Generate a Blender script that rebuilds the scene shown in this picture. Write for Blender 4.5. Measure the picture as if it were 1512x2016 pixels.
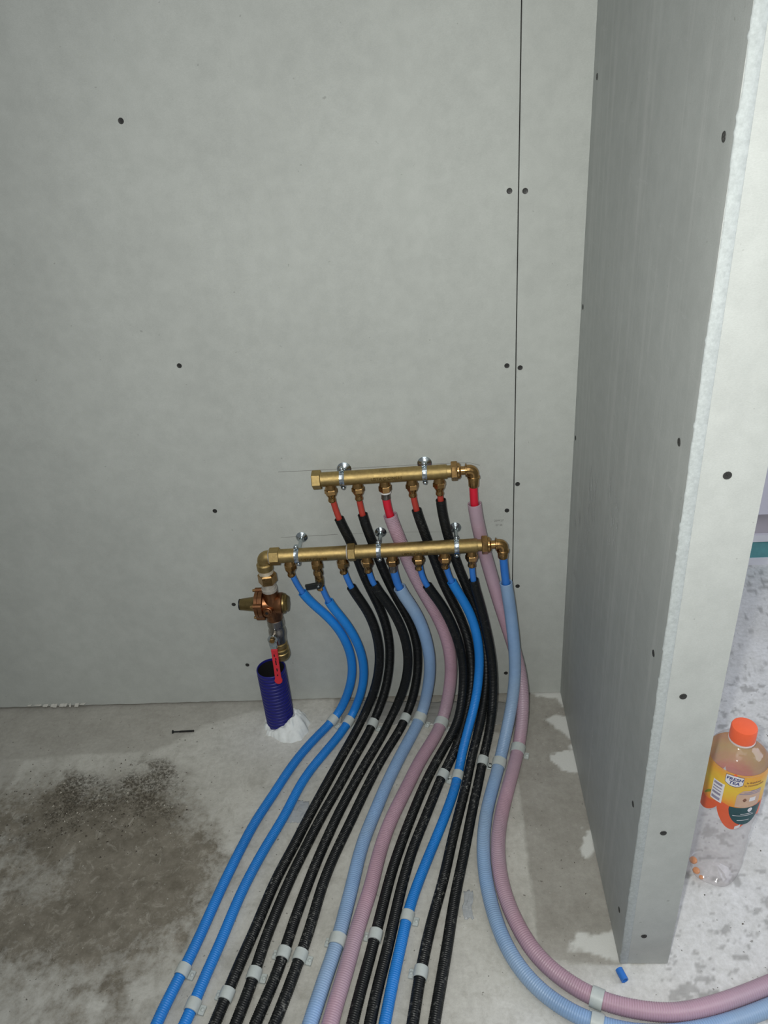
import bpy, bmesh, math, random
import numpy as np
from mathutils import Vector, Matrix

# ---------------------------------------------------------------- clean start
for o in list(bpy.data.objects):
    bpy.data.objects.remove(o, do_unlink=True)
scene = bpy.context.scene
COL = scene.collection
PI = math.pi

# ---------------------------------------------------------------- camera
CAM_LOC = Vector((0.0, -1.3325, 1.28))
RIGHT = Vector((0.996556, 0.042648, -0.071111))
UP = Vector((0.039782, 0.506532, 0.861303))
BACK = Vector((0.072753, -0.861166, 0.503091))
cam_data = bpy.data.cameras.new('camera')
cam_data.sensor_fit = 'VERTICAL'
cam_data.sensor_height = 24.0
cam_data.lens = 24.0 * 1514.0 / 2016.0
cam_data.clip_start = 0.02
cam = bpy.data.objects.new('camera', cam_data)
COL.objects.link(cam)
cam.matrix_world = Matrix((
    (RIGHT.x, UP.x, BACK.x, CAM_LOC.x),
    (RIGHT.y, UP.y, BACK.y, CAM_LOC.y),
    (RIGHT.z, UP.z, BACK.z, CAM_LOC.z),
    (0, 0, 0, 1)))
scene.camera = cam

# ---------------------------------------------------------------- world and lights
world = bpy.data.worlds.new('world')
scene.world = world
world.use_nodes = True
bg = world.node_tree.nodes['Background']
bg.inputs[0].default_value = (0.93, 0.98, 1.0, 1)
bg.inputs[1].default_value = 0.19

# the lamp of the phone that took the picture, a few centimetres beside its lens
fl = bpy.data.lights.new('phone_flash', 'SPOT')
fl.energy = 39.5
fl.spot_size = math.radians(132)
fl.spot_blend = 1.0
fl.shadow_soft_size = 0.012
fl.color = (1.0, 1.0, 0.955)
flo = bpy.data.objects.new('phone_flash', fl)
COL.objects.link(flo)
flo.location = CAM_LOC - RIGHT * 0.035 + UP * 0.012
flo.rotation_euler = (-BACK + RIGHT * 0.20 + UP * 0.0).to_track_quat('-Z', 'Y').to_euler()

# added overhead area light that brightens the floor; its source is unseen
cl_ = bpy.data.lights.new('overhead_fill', 'AREA')
cl_.shape = 'RECTANGLE'
cl_.size = 2.2
cl_.size_y = 1.6
cl_.energy = 14.5
cl_.color = (0.97, 0.985, 1.0)
clo = bpy.data.objects.new('overhead_fill', cl_)
COL.objects.link(clo)
clo.location = (0.25, -1.5, 2.65)
clo.rotation_euler = (0, 0, 0)

# daylight from the window of the neighbouring room, on the right beyond the partition
dl = bpy.data.lights.new('window_daylight', 'AREA')
dl.shape = 'RECTANGLE'
dl.size = 1.5
dl.size_y = 1.6
dl.energy = 27.0
dl.color = (0.80, 0.85, 1.0)
dlo = bpy.data.objects.new('window_daylight', dl)
COL.objects.link(dlo)
dlo.location = (2.35, -0.65, 1.5)
dlo.rotation_euler = (Vector((0.55, -0.35, 0.2)) - Vector(dlo.location)).to_track_quat('-Z', 'Y').to_euler()

scene.view_settings.view_transform = 'Standard'
scene.view_settings.look = 'None'
scene.view_settings.exposure = 0.0
scene.view_settings.gamma = 1.0
scene.view_settings.use_curve_mapping = False

# ---------------------------------------------------------------- helpers
def tag(o, label=None, category=None, group=None, kind=None):
    if label: o['label'] = label
    if category: o['category'] = category
    if group: o['group'] = group
    if kind: o['kind'] = kind
    return o

def empty(name, loc=(0, 0, 0)):
    o = bpy.data.objects.new(name, None)
    o.empty_display_size = 0.02
    o.location = loc
    COL.objects.link(o)
    return o

def link(name, mesh, mat=None, parent=None):
    o = bpy.data.objects.new(name, mesh)
    COL.objects.link(o)
    if mat is not None and not mesh.materials:
        mesh.materials.append(mat)
    if parent is not None:
        o.parent = parent
        p = parent
        off = Vector((0, 0, 0))
        while p is not None:                       # parents only carry a location
            off += Vector(p.location)
            p = p.parent
        o.location = -off
    return o

def frame(d):
    d = Vector(d).normalized()
    a = Vector((0, 0, 1)) if abs(d.z) < 0.9 else Vector((1, 0, 0))
    u = d.cross(a).normalized()
    v = d.cross(u).normalized()
    return d, u, v

class MB:
    """collects shapes, given in world coordinates, and links them as one mesh"""
    def __init__(self):
        self.v = []
        self.f = []
    def add(self, vs, fs):
        n = len(self.v)
        self.v += [tuple(p) for p in vs]
        self.f += [tuple(i + n for i in f) for f in fs]
        return self
    def box(self, c, size, axes=None):
        c = Vector(c)
        ax = axes or (Vector((1, 0, 0)), Vector((0, 1, 0)), Vector((0, 0, 1)))
        vs = []
        for k in (-1, 1):
            for j in (-1, 1):
                for i in (-1, 1):
                    vs.append(c + ax[0] * (i * size[0] / 2) + ax[1] * (j * size[1] / 2) + ax[2] * (k * size[2] / 2))
        return self.add(vs, [(0, 2, 3, 1), (4, 5, 7, 6), (0, 1, 5, 4), (2, 6, 7, 3), (0, 4, 6, 2), (1, 3, 7, 5)])
    def lathe(self, o, d, prof, seg=24, cap0=True, cap1=True, rot=0.0):
        """prof: (distance along d, radius)"""
        o = Vector(o)
        d, u, v = frame(d)
        vs, fs = [], []
        for (t, r) in prof:
            for k in range(seg):
                a = 2 * PI * k / seg + rot
                vs.append(o + d * t + (u * math.cos(a) + v * math.sin(a)) * r)
        for i in range(len(prof) - 1):
            for k in range(seg):
                k2 = (k + 1) % seg
                fs.append((i * seg + k, i * seg + k2, (i + 1) * seg + k2, (i + 1) * seg + k))
        if cap0: fs.append(tuple(reversed(range(seg))))
        if cap1: fs.append(tuple((len(prof) - 1) * seg + k for k in range(seg)))
        return self.add(vs, fs)
    def hexa(self, o, d, t0, t1, r, bev=0.0009, rot=0.0):
        """a hexagonal nut with chamfered ends"""
        return self.lathe(o, d, [(t0, r - bev), (t0 + bev, r), (t1 - bev, r), (t1, r - bev)], 6, rot=rot)
    def tube(self, pts, rad, seg=16, cap=True):
        pts = [Vector(p) for p in pts]
        n = len(pts)
        rads = [rad] * n if not hasattr(rad, '__len__') else rad
        t = (pts[1] - pts[0]).normalized()
        _, u, _ = frame(t)
        vs, fs = [], []
        for i in range(n):
            if i == 0: t = pts[1] - pts[0]
            elif i == n - 1: t = pts[-1] - pts[-2]
            else: t = pts[i + 1] - pts[i - 1]
            t.normalize()
            u = (u - t * u.dot(t)).normalized()
            w = t.cross(u)
            for k in range(seg):
                a = 2 * PI * k / seg
                vs.append(pts[i] + (u * math.cos(a) + w * math.sin(a)) * rads[i])
        for i in range(n - 1):
            for k in range(seg):
                k2 = (k + 1) % seg
                fs.append((i * seg + k, i * seg + k2, (i + 1) * seg + k2, (i + 1) * seg + k))
        if cap:
            fs.append(tuple(reversed(range(seg))))
            fs.append(tuple((n - 1) * seg + k for k in range(seg)))
        return self.add(vs, fs)
    def dome(self, o, d, r, h, seg=14, rings=5):
        prof = [(h * math.sin(PI / 2 * i / rings), max(r * math.cos(PI / 2 * i / rings), r * 0.03)) for i in range(rings + 1)]
        return self.lathe(o, d, prof, seg)
    def mesh(self, name, sharp=35):
        m = bpy.data.meshes.new(name)
        m.from_pydata(self.v, [], self.f)
        m.validate()
        bm = bmesh.new()
        bm.from_mesh(m)
        bmesh.ops.recalc_face_normals(bm, faces=bm.faces)
        bm.to_mesh(m)
        bm.free()
        if sharp is not None:
            m.polygons.foreach_set('use_smooth', [True] * len(m.polygons))
            m.set_sharp_from_angle(angle=math.radians(sharp))
        m.update()
        return m
    def build(self, name, mat, parent=None, sharp=35):
        return link(name, self.mesh(name, sharp), mat, parent)

def grid_mesh(name, V, smooth=True, close_u=False):
    """V: array (rows, cols, 3) -> quad mesh"""
    n, m, _ = V.shape
    idx = np.arange(n * m).reshape(n, m)
    if close_u:
        idx = np.concatenate([idx, idx[:, :1]], 1)
    a = idx[:-1, :-1].ravel(); b = idx[:-1, 1:].ravel(); c = idx[1:, 1:].ravel(); d = idx[1:, :-1].ravel()
    F = np.stack([a, b, c, d], 1)
    me = bpy.data.meshes.new(name)
    me.vertices.add(n * m)
    me.vertices.foreach_set('co', V.reshape(-1).astype(np.float32))
    me.loops.add(F.size)
    me.loops.foreach_set('vertex_index', F.ravel().astype(np.int32))
    me.polygons.add(len(F))
    me.polygons.foreach_set('loop_start', np.arange(0, F.size, 4, dtype=np.int32))
    me.polygons.foreach_set('loop_total', np.full(len(F), 4, dtype=np.int32))
    me.polygons.foreach_set('use_smooth', np.full(len(F), smooth))
    me.update(calc_edges=True)
    me.validate()
    return me

def text_shape(body, size, extrude=0.0, shear=0.0, bold=0.0):
    """mesh data of a word: list of (x, y, z), faces; centred on x"""
    cu = bpy.data.curves.new('lettering', 'FONT')
    cu.body = body
    cu.size = size
    cu.extrude = extrude
    cu.shear = shear
    cu.offset = bold
    cu.align_x = 'CENTER'
    cu.resolution_u = 3
    ob = bpy.data.objects.new('lettering', cu)
    COL.objects.link(ob)
    bpy.context.view_layer.update()
    me = bpy.data.meshes.new_from_object(ob.evaluated_get(bpy.context.evaluated_depsgraph_get()))
    vs = [tuple(v.co) for v in me.vertices]
    fs = [tuple(p.vertices) for p in me.polygons]
    bpy.data.objects.remove(ob, do_unlink=True)
    bpy.data.curves.remove(cu)
    bpy.data.meshes.remove(me)
    return vs, fs

# value noise on arrays, used for the floor's patches and small irregular shapes
class Noise:
    def __init__(self, seed):
        self.t = np.random.RandomState(seed).rand(256, 256)
    def at(self, x, y, s):
        x = np.asarray(x) * s; y = np.asarray(y) * s
        xi = np.floor(x).astype(int); yi = np.floor(y).astype(int)
        fx = x - xi; fy = y - yi
        fx = fx * fx * (3 - 2 * fx); fy = fy * fy * (3 - 2 * fy)
        g = lambda i, j: self.t[i % 256, j % 256]
        return (g(xi, yi) * (1 - fx) + g(xi + 1, yi) * fx) * (1 - fy) + (g(xi, yi + 1) * (1 - fx) + g(xi + 1, yi + 1) * fx) * fy
    def fbm(self, x, y, s, o=4):
        r = 0; a = 0.5; n = 0
        for k in range(o):
            r = r + a * self.at(np.asarray(x) + 7.3 * k, np.asarray(y) - 3.1 * k, s); n += a
            s *= 2.1; a *= 0.55
        return r / n

# ---------------------------------------------------------------- materials
def new_mat(name):
    m = bpy.data.materials.new(name)
    m.use_nodes = True
    nt = m.node_tree
    return m, nt, nt.nodes['Principled BSDF']

def nd(nt, typ, **kw):
    n = nt.nodes.new(typ)
    for k, v in kw.items():
        if k in n.inputs: n.inputs[k].default_value = v
        else: setattr(n, k, v)
    return n

def coords(nt, scale=(1, 1, 1)):
    g = nd(nt, 'ShaderNodeNewGeometry')
    mp = nd(nt, 'ShaderNodeMapping')
    mp.inputs['Scale'].default_value = scale
    nt.links.new(g.outputs['Position'], mp.inputs['Vector'])
    return mp.outputs[0]

def noise(nt, vec, scale, detail=3, rough=0.6, dist=0.0):
    n = nd(nt, 'ShaderNodeTexNoise', Scale=scale, Detail=detail, Roughness=rough, Distortion=dist)
    nt.links.new(vec, n.inputs['Vector'])
    return n.outputs['Fac']

def ramp(nt, fac, stops):
    r = nd(nt, 'ShaderNodeValToRGB')
    el = r.color_ramp.elements
    while len(el) < len(stops): el.new(0.5)
    for e, (p, c) in zip(el, stops):
        e.position = p
        e.color = (c[0], c[1], c[2], 1) if hasattr(c, '__len__') else (c, c, c, 1)
    nt.links.new(fac, r.inputs['Fac'])
    return r.outputs['Color']

def mixc(nt, fac, a, b, blend='MIX'):
    m = nd(nt, 'ShaderNodeMix', data_type='RGBA', blend_type=blend)
    for sock, val in ((m.inputs['Factor'], fac), (m.inputs[6], a), (m.inputs[7], b)):
        if isinstance(val, (int, float)): sock.default_value = val
        elif isinstance(val, tuple): sock.default_value = (*val, 1)
        else: nt.links.new(val, sock)
    return m.outputs[2]

def bump(nt, b, height, strength, dist):
    n = nd(nt, 'ShaderNodeBump', Strength=strength, Distance=dist)
    nt.links.new(height, n.inputs['Height'])
    nt.links.new(n.outputs[0], b.inputs['Normal'])

def plain(name, col, rough=0.5, metal=0.0, var=0.12, nscale=60, bumps=0.0, bscale=300, sss=0.0, spec=0.5):
    """a base colour with slight uneven tone and fine relief"""
    m, nt, b = new_mat(name)
    c = coords(nt)
    f = noise(nt, c, nscale, 4, 0.6)
    lo = tuple(x * (1 - var) for x in col)
    hi = tuple(min(1, x * (1 + var)) for x in col)
    nt.links.new(ramp(nt, f, [(0.3, lo), (0.7, hi)]), b.inputs['Base Color'])
    b.inputs['Roughness'].default_value = rough
    b.inputs['Metallic'].default_value = metal
    b.inputs['Specular IOR Level'].default_value = spec
    if sss:
        b.inputs['Subsurface Weight'].default_value = sss
        b.inputs['Subsurface Radius'].default_value = (0.004, 0.004, 0.004)
    if bumps:
        bump(nt, b, noise(nt, c, bscale, 3, 0.6), bumps, 0.0006)
    return m

def board_mat(name, col, rough=0.75, streak=False):
    """grey card of plasterboard: cloudy tone, fine fibres; streak adds rubbed vertical marks"""
    m, nt, b = new_mat(name)
    c = coords(nt)
    cloud = noise(nt, c, 3.2, 5, 0.6)
    mid = noise(nt, c, 38, 4, 0.65)
    fib = noise(nt, coords(nt, (1, 1, 2.2)), 420, 3, 0.7)
    base = ramp(nt, cloud, [(0.3, tuple(x * 0.93 for x in col)), (0.7, tuple(min(1, x * 1.05) for x in col))])
    base = mixc(nt, 0.28, base, ramp(nt, mid, [(0.35, 0.42), (0.65, 0.56)]), 'OVERLAY')
    base = mixc(nt, 0.22, base, ramp(nt, fib, [(0.3, 0.38), (0.7, 0.6)]), 'OVERLAY')
    # a few scuffs and dots
    sp = noise(nt, c, 85, 2, 0.5)
    base = mixc(nt, ramp(nt, sp, [(0.755, 0.0), (0.78, 0.35)]), base, (0.16, 0.155, 0.14))
    if streak:
        s = noise(nt, coords(nt, (1, 42, 1.4)), 1.0, 5, 0.7)
        base = mixc(nt, ramp(nt, s, [(0.52, 0.0), (0.72, 0.30)]), base, (0.62, 0.63, 0.61))
        s2 = noise(nt, coords(nt, (1, 9, 70)), 1.0, 5, 0.7)
        base = mixc(nt, ramp(nt, s2, [(0.62, 0.0), (0.78, 0.25)]), base, (0.7, 0.71, 0.7))
    nt.links.new(base, b.inputs['Base Color'])
    b.inputs['Roughness'].default_value = rough
    b.inputs['Specular IOR Level'].default_value = 0.3
    bump(nt, b, fib, 0.25, 0.0006)
    return m

def metal_mat(name, col, rough, grain=0.15, gscale=700, var=0.18):
    m, nt, b = new_mat(name)
    c = coords(nt)
    f = noise(nt, c, 130, 4, 0.65)
    nt.links.new(ramp(nt, f, [(0.28, tuple(x * (1 - var) for x in col)), (0.72, tuple(min(1, x * (1 + var)) for x in col))]), b.inputs['Base Color'])
    b.inputs['Metallic'].default_value = 1.0
    nt.links.new(ramp(nt, noise(nt, c, 60, 3), [(0.3, max(0.05, rough - 0.08)), (0.7, rough + 0.1)]), b.inputs['Roughness'])
    if grain:
        bump(nt, b, noise(nt, c, gscale, 3, 0.7), grain, 0.0008)
    return m

def hose_mat(name, col, rough=0.45, dust=0.0, sss=0.0, dust_col=(0.42, 0.42, 0.38), ptint=None):
    m, nt, b = new_mat(name)
    c = coords(nt)
    f = noise(nt, c, 9, 4, 0.6)
    base = ramp(nt, f, [(0.3, tuple(x * 0.86 for x in col)), (0.7, tuple(min(1, x * 1.12) for x in col))])
    if ptint:
        base = mixc(nt, ramp(nt, noise(nt, c, 5.5, 2), [(0.4, 0.0), (0.62, 0.55)]), base, ptint)
    if dust:
        d = noise(nt, c, 150, 5, 0.75)
        d2 = noise(nt, c, 14, 3, 0.6)
        mk = nd(nt, 'ShaderNodeMath', operation='MULTIPLY')
        nt.links.new(ramp(nt, d, [(0.55, 0.0), (0.72, 1.0)]), mk.inputs[0])
        nt.links.new(ramp(nt, d2, [(0.42, 0.15), (0.65, 1.0)]), mk.inputs[1])
        mk2 = nd(nt, 'ShaderNodeMath', operation='MULTIPLY')
        nt.links.new(mk.outputs[0], mk2.inputs[0])
        gz = nd(nt, 'ShaderNodeNewGeometry'); sz = nd(nt, 'ShaderNodeSeparateXYZ')
        nt.links.new(gz.outputs['Position'], sz.inputs[0])
        mz = nd(nt, 'ShaderNodeMapRange', clamp=True)           # building dust clings to the run on the floor
        for i_, v_ in ((1, 0.06), (2, 0.022), (3, dust * 0.15), (4, dust)): mz.inputs[i_].default_value = v_
        nt.links.new(sz.outputs['Z'], mz.inputs[0])
        nt.links.new(mz.outputs[0], mk2.inputs[1])
        base = mixc(nt, mk2.outputs[0], base, dust_col)
    nt.links.new(base, b.inputs['Base Color'])
    b.inputs['Roughness'].default_value = rough
    if sss:
        b.inputs['Subsurface Weight'].default_value = sss
        b.inputs['Subsurface Radius'].default_value = (0.006, 0.006, 0.006)
        b.inputs['Subsurface Scale'].default_value = 1.0
    return m

M = {}
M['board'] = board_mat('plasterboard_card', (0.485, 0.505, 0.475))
M['board_side'] = board_mat('plasterboard_card_rubbed_shaded', (0.40, 0.42, 0.405), 0.55, True)  # same card; shade of the side face is put into a darker base
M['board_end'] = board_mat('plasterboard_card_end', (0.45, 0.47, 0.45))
M['gypsum'] = plain('gypsum_core', (0.40, 0.432, 0.43), 0.85, 0, 0.12, 260, 0.2, 700)
M['cavity'] = plain('wall_cavity', (0.06, 0.06, 0.055), 0.9)
M['screw_dark'] = plain('phosphated_screw', (0.05, 0.05, 0.048), 0.5, 0.4, 0.2, 500)
M['pencil'] = plain('graphite_line', (0.23, 0.23, 0.215), 0.7, 0, 0.35, 40)
M['ink'] = plain('stamp_ink', (0.20, 0.20, 0.19), 0.7, 0, 0.3, 300)
M['brass'] = metal_mat('cast_brass', (0.44, 0.32, 0.135), 0.40, 0.45, 900)
M['brass_fit'] = metal_mat('machined_brass', (0.43, 0.26, 0.105), 0.22, 0.05)
M['bronze'] = metal_mat('reducer_bronze', (0.27, 0.125, 0.06), 0.34, 0.2, 800)
M['olive_brass'] = metal_mat('olive_brass', (0.26, 0.19, 0.08), 0.38, 0.15)
M['brass_letters'] = metal_mat('shaded_lettering', (0.22, 0.15, 0.055), 0.45, 0.1)  # darker than the body: shadows of the raised letters put into the colour
M['nickel'] = metal_mat('nickel_plate', (0.38, 0.355, 0.32), 0.30, 0.03, 700, 0.1)
M['zinc'] = metal_mat('zinc_plate', (0.55, 0.61, 0.64), 0.2, 0.05)
M['crimp'] = metal_mat('crimp_steel', (0.27, 0.25, 0.23), 0.3, 0.1)
M['ptfe'] = plain('thread_tape', (0.36, 0.335, 0.295), 0.42, 0, 0.2, 200, 0.4, 900)
M['black_plastic'] = plain('black_plastic', (0.012, 0.014, 0.014), 0.4)
M['dark_inside'] = plain('dark_inside', (0.004, 0.0035, 0.004), 0.8)
M['red_sleeve'] = plain('red_lever_sleeve', (0.62, 0.025, 0.04), 0.45)
M['pipe_blue'] = plain('blue_pipe', (0.03, 0.17, 0.56), 0.4, 0, 0.1, 20)
M['pipe_red'] = plain('red_pipe', (0.42, 0.045, 0.03), 0.4, 0, 0.1, 20)
M['pipe_crimson'] = plain('crimson_pipe', (0.60, 0.012, 0.035), 0.4, 0, 0.1, 20)
M['hose_blue'] = hose_mat('blue_sheath', (0.012, 0.20, 0.62), 0.42, 0.25)
M['hose_black'] = hose_mat('black_sheath', (0.0065, 0.0075, 0.008), 0.40, 0.9, dust_col=(0.34, 0.34, 0.31))
M['hose_black'].node_tree.nodes['Principled BSDF'].inputs['Specular IOR Level'].default_value = 0.35
M['hose_pale'] = hose_mat('pale_blue_sheath', (0.24, 0.38, 0.60), 0.4, 0.0, 0.25, ptint=(0.31, 0.41, 0.53))
M['hose_pink'] = hose_mat('pink_sheath', (0.45, 0.29, 0.355), 0.4, 0.0, 0.25, ptint=(0.40, 0.325, 0.38))
M['navy'] = plain('navy_conduit', (0.009, 0.010, 0.16), 0.42, 0, 0.1, 30)
M['clip'] = plain('grey_clip_plastic', (0.49, 0.53, 0.51), 0.45, 0, 0.06, 90)
M['foam'] = plain('white_foam', (0.76, 0.79, 0.78), 0.8, 0, 0.08, 60, 0.7, 160, 0.0)
M['orange_cap'] = plain('orange_cap_plastic', (0.85, 0.13, 0.045), 0.4, 0, 0.05, 30)

# ---------------------------------------------------------------- floor
def poly_sd(x, y, poly):
    """signed distance to a polygon, negative inside"""
    P = np.array(poly, float)
    d = np.full(x.shape, 1e9)
    ins = np.zeros(x.shape, bool)
    for i in range(len(P)):
        ax, ay = P[i]; bx, by = P[(i + 1) % len(P)]
        ex, ey = bx - ax, by - ay
        t = np.clip(((x - ax) * ex + (y - ay) * ey) / (ex * ex + ey * ey + 1e-12), 0, 1)
        d = np.minimum(d, np.hypot(x - ax - t * ex, y - ay - t * ey))
        if ey != 0:
            c = ((ay > y) != (by > y)) & (x < ex * (y - ay) / ey + ax)
            ins ^= c
    return np.where(ins, -d, d)

def sstep(a, b, x):
    t = np.clip((x - a) / (b - a), 0, 1)
    return t * t * (3 - 2 * t)

def make_floor():
    xs = np.concatenate([np.linspace(-2.6, -1.12, 12)[:-1], np.arange(-1.12, 0.90, 0.0042), np.linspace(0.90, 2.6, 14)])
    ys = np.concatenate([np.linspace(-2.6, -0.86, 14)[:-1], np.arange(-0.86, 0.02, 0.0042), np.linspace(0.02, 0.52, 40)])
    X, Y = np.meshgrid(xs, ys)
    N = Noise(5)
    n1 = N.fbm(X, Y, 9, 5) - 0.5
    n2 = Noise(11).fbm(X, Y, 38, 4) - 0.5
    n3 = Noise(23).fbm(X, Y, 4, 4) - 0.5
    left = [(-2.6, 0.05), (-2.6, -0.19), (-1.4, -0.18), (-0.945, -0.170), (-0.83, -0.157), (-0.659, -0.1486), (-0.629, -0.134), (-0.5626, -0.078), (-0.50, -0.056), (-0.42, -0.03), (-0.40, 0.05)]
    wedge = [(-2.6, -0.18), (-0.948, -0.175), (-0.950, -0.24), (-0.985, -0.33), (-1.05, -0.40), (-2.6, -0.5)]
    slot = [(0.138, -0.12), (0.1345, -0.604), (0.262, -0.622), (0.275, 0.05), (-0.27, 0.05), (-0.262, -0.045), (-0.10, -0.062), (0.02, -0.105)]
    bare = np.maximum((1 - sstep(-0.006, 0.006, poly_sd(X, Y, left) + n1 * 0.02)) * 0.72, (1 - sstep(-0.005, 0.006, poly_sd(X, Y, wedge) + n1 * 0.02)) * 0.65)
    sl = 1 - sstep(-0.0025, 0.0025, poly_sd(X, Y, slot) + n2 * 0.006)
    bare = np.maximum(bare, sl)
    stain_p = [(-0.90, -0.225), (-0.81, -0.222), (-0.755, -0.255), (-0.70, -0.245), (-0.615, -0.200), (-0.59, -0.215), (-0.565, -0.27), (-0.50, -0.345), (-0.43, -0.375), (-0.425, -0.45), (-0.46, -0.575), (-0.54, -0.610), (-0.66, -0.635), (-0.78, -0.615), (-1.3, -0.80), (-1.3, -0.60), (-0.90, -0.54), (-0.80, -0.45), (-0.87, -0.40), (-0.91, -0.34)]
    sd = poly_sd(X, Y, stain_p)
    stain = 1 - sstep(-0.07, 0.045, sd + n1 * 0.20 + n2 * 0.10)
    stain *= np.clip(0.80 + 1.5 * n1 + 0.6 * n3, 0.2, 1)
    grime_p = [(-0.90, -0.21), (-0.60, -0.19), (-0.42, -0.34), (-0.40, -0.46), (-0.46, -0.62), (-0.52, -0.80), (-1.4, -1.0), (-1.4, -0.3)]
    grime = (1 - sstep(-0.06, 0.05, poly_sd(X, Y, grime_p) + n1 * 0.22 + n2 * 0.12)) * np.clip(0.46 + 1.3 * n1 + 0.9 * n2, 0.05, 0.75)
    stain = np.maximum(stain, grime)
    core = [(-0.80, -0.235), (-0.72, -0.25), (-0.62, -0.215), (-0.585, -0.30), (-0.68, -0.33), (-0.80, -0.37), (-0.88, -0.40), (-0.90, -0.33)]
    soil = 1 - sstep(-0.04, 0.035, poly_sd(X, Y, core) + n1 * 0.20 + n2 * 0.10)
    # white filler: spills in the slot, beside the post and under the conduit
    white = np.zeros_like(X)
    for poly, amp in (([(0.168, 0.02), (0.275, 0.02), (0.275, -0.05), (0.255, -0.045), (0.243, -0.022), (0.20, -0.020)], 0.025),
                      ([(0.213, -0.080), (0.240, -0.066), (0.275, -0.066), (0.275, -0.145), (0.252, -0.125), (0.232, -0.110)], 0.018),
                      ([(0.185, -0.585), (0.206, -0.565), (0.225, -0.572), (0.275, -0.562), (0.275, -0.622), (0.250, -0.606), (0.226, -0.598), (0.205, -0.590)], 0.03),
                      ([(0.226, -0.19), (0.275, -0.17), (0.275, -0.22), (0.250, -0.215)], 0.05),
                      ([(0.236, -0.40), (0.262, -0.37), (0.262, -0.43)], 0.05)):
        w = 1 - sstep(-0.003, 0.003, poly_sd(X, Y, poly) + n2 * amp + n1 * amp)
        white = np.maximum(white, w)
    halo = np.exp(-(((X + 0.372) / 0.14) ** 2 + ((Y + 0.11) / 0.075) ** 2))
    dustr = np.clip(sstep(0.05, 0.40, X + n3 * 0.25 - 0.9 * (Y + 0.62) * (X < 0.26)), 0, 1) * np.where((X < 0.30) & (Y > -0.62), 0, 1)
    dust = np.clip(np.maximum(halo * 0.55, dustr * (0.75 + n1)), 0, 1)
    n4 = Noise(41).fbm(X * 0.7, Y * 1.3, 90, 4) - 0.5
    gouge = np.clip(sstep(0.12, 0.20, n4 + 0.5 * n2) * 0.6 + sstep(0.10, 0.2, n2 + 0.6 * n1) * 0.12, 0, 0.7) * (X > 0.3)
    V = np.stack([X, Y, np.zeros_like(X)], 2)
    # shallow unevenness, and the slot lies a hair lower than the screed around it
    V[:, :, 2] = -0.0012 * sl - 0.0006 * stain
    me = grid_mesh('floor', V)
    for nm, arr in (('bare', bare), ('stain', stain), ('soil', soil), ('white', white), ('dust', dust), ('gouge', gouge)):
        at = me.attributes.new(nm, 'FLOAT', 'POINT')
        at.data.foreach_set('value', arr.astype(np.float32).ravel())
    return me

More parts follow.
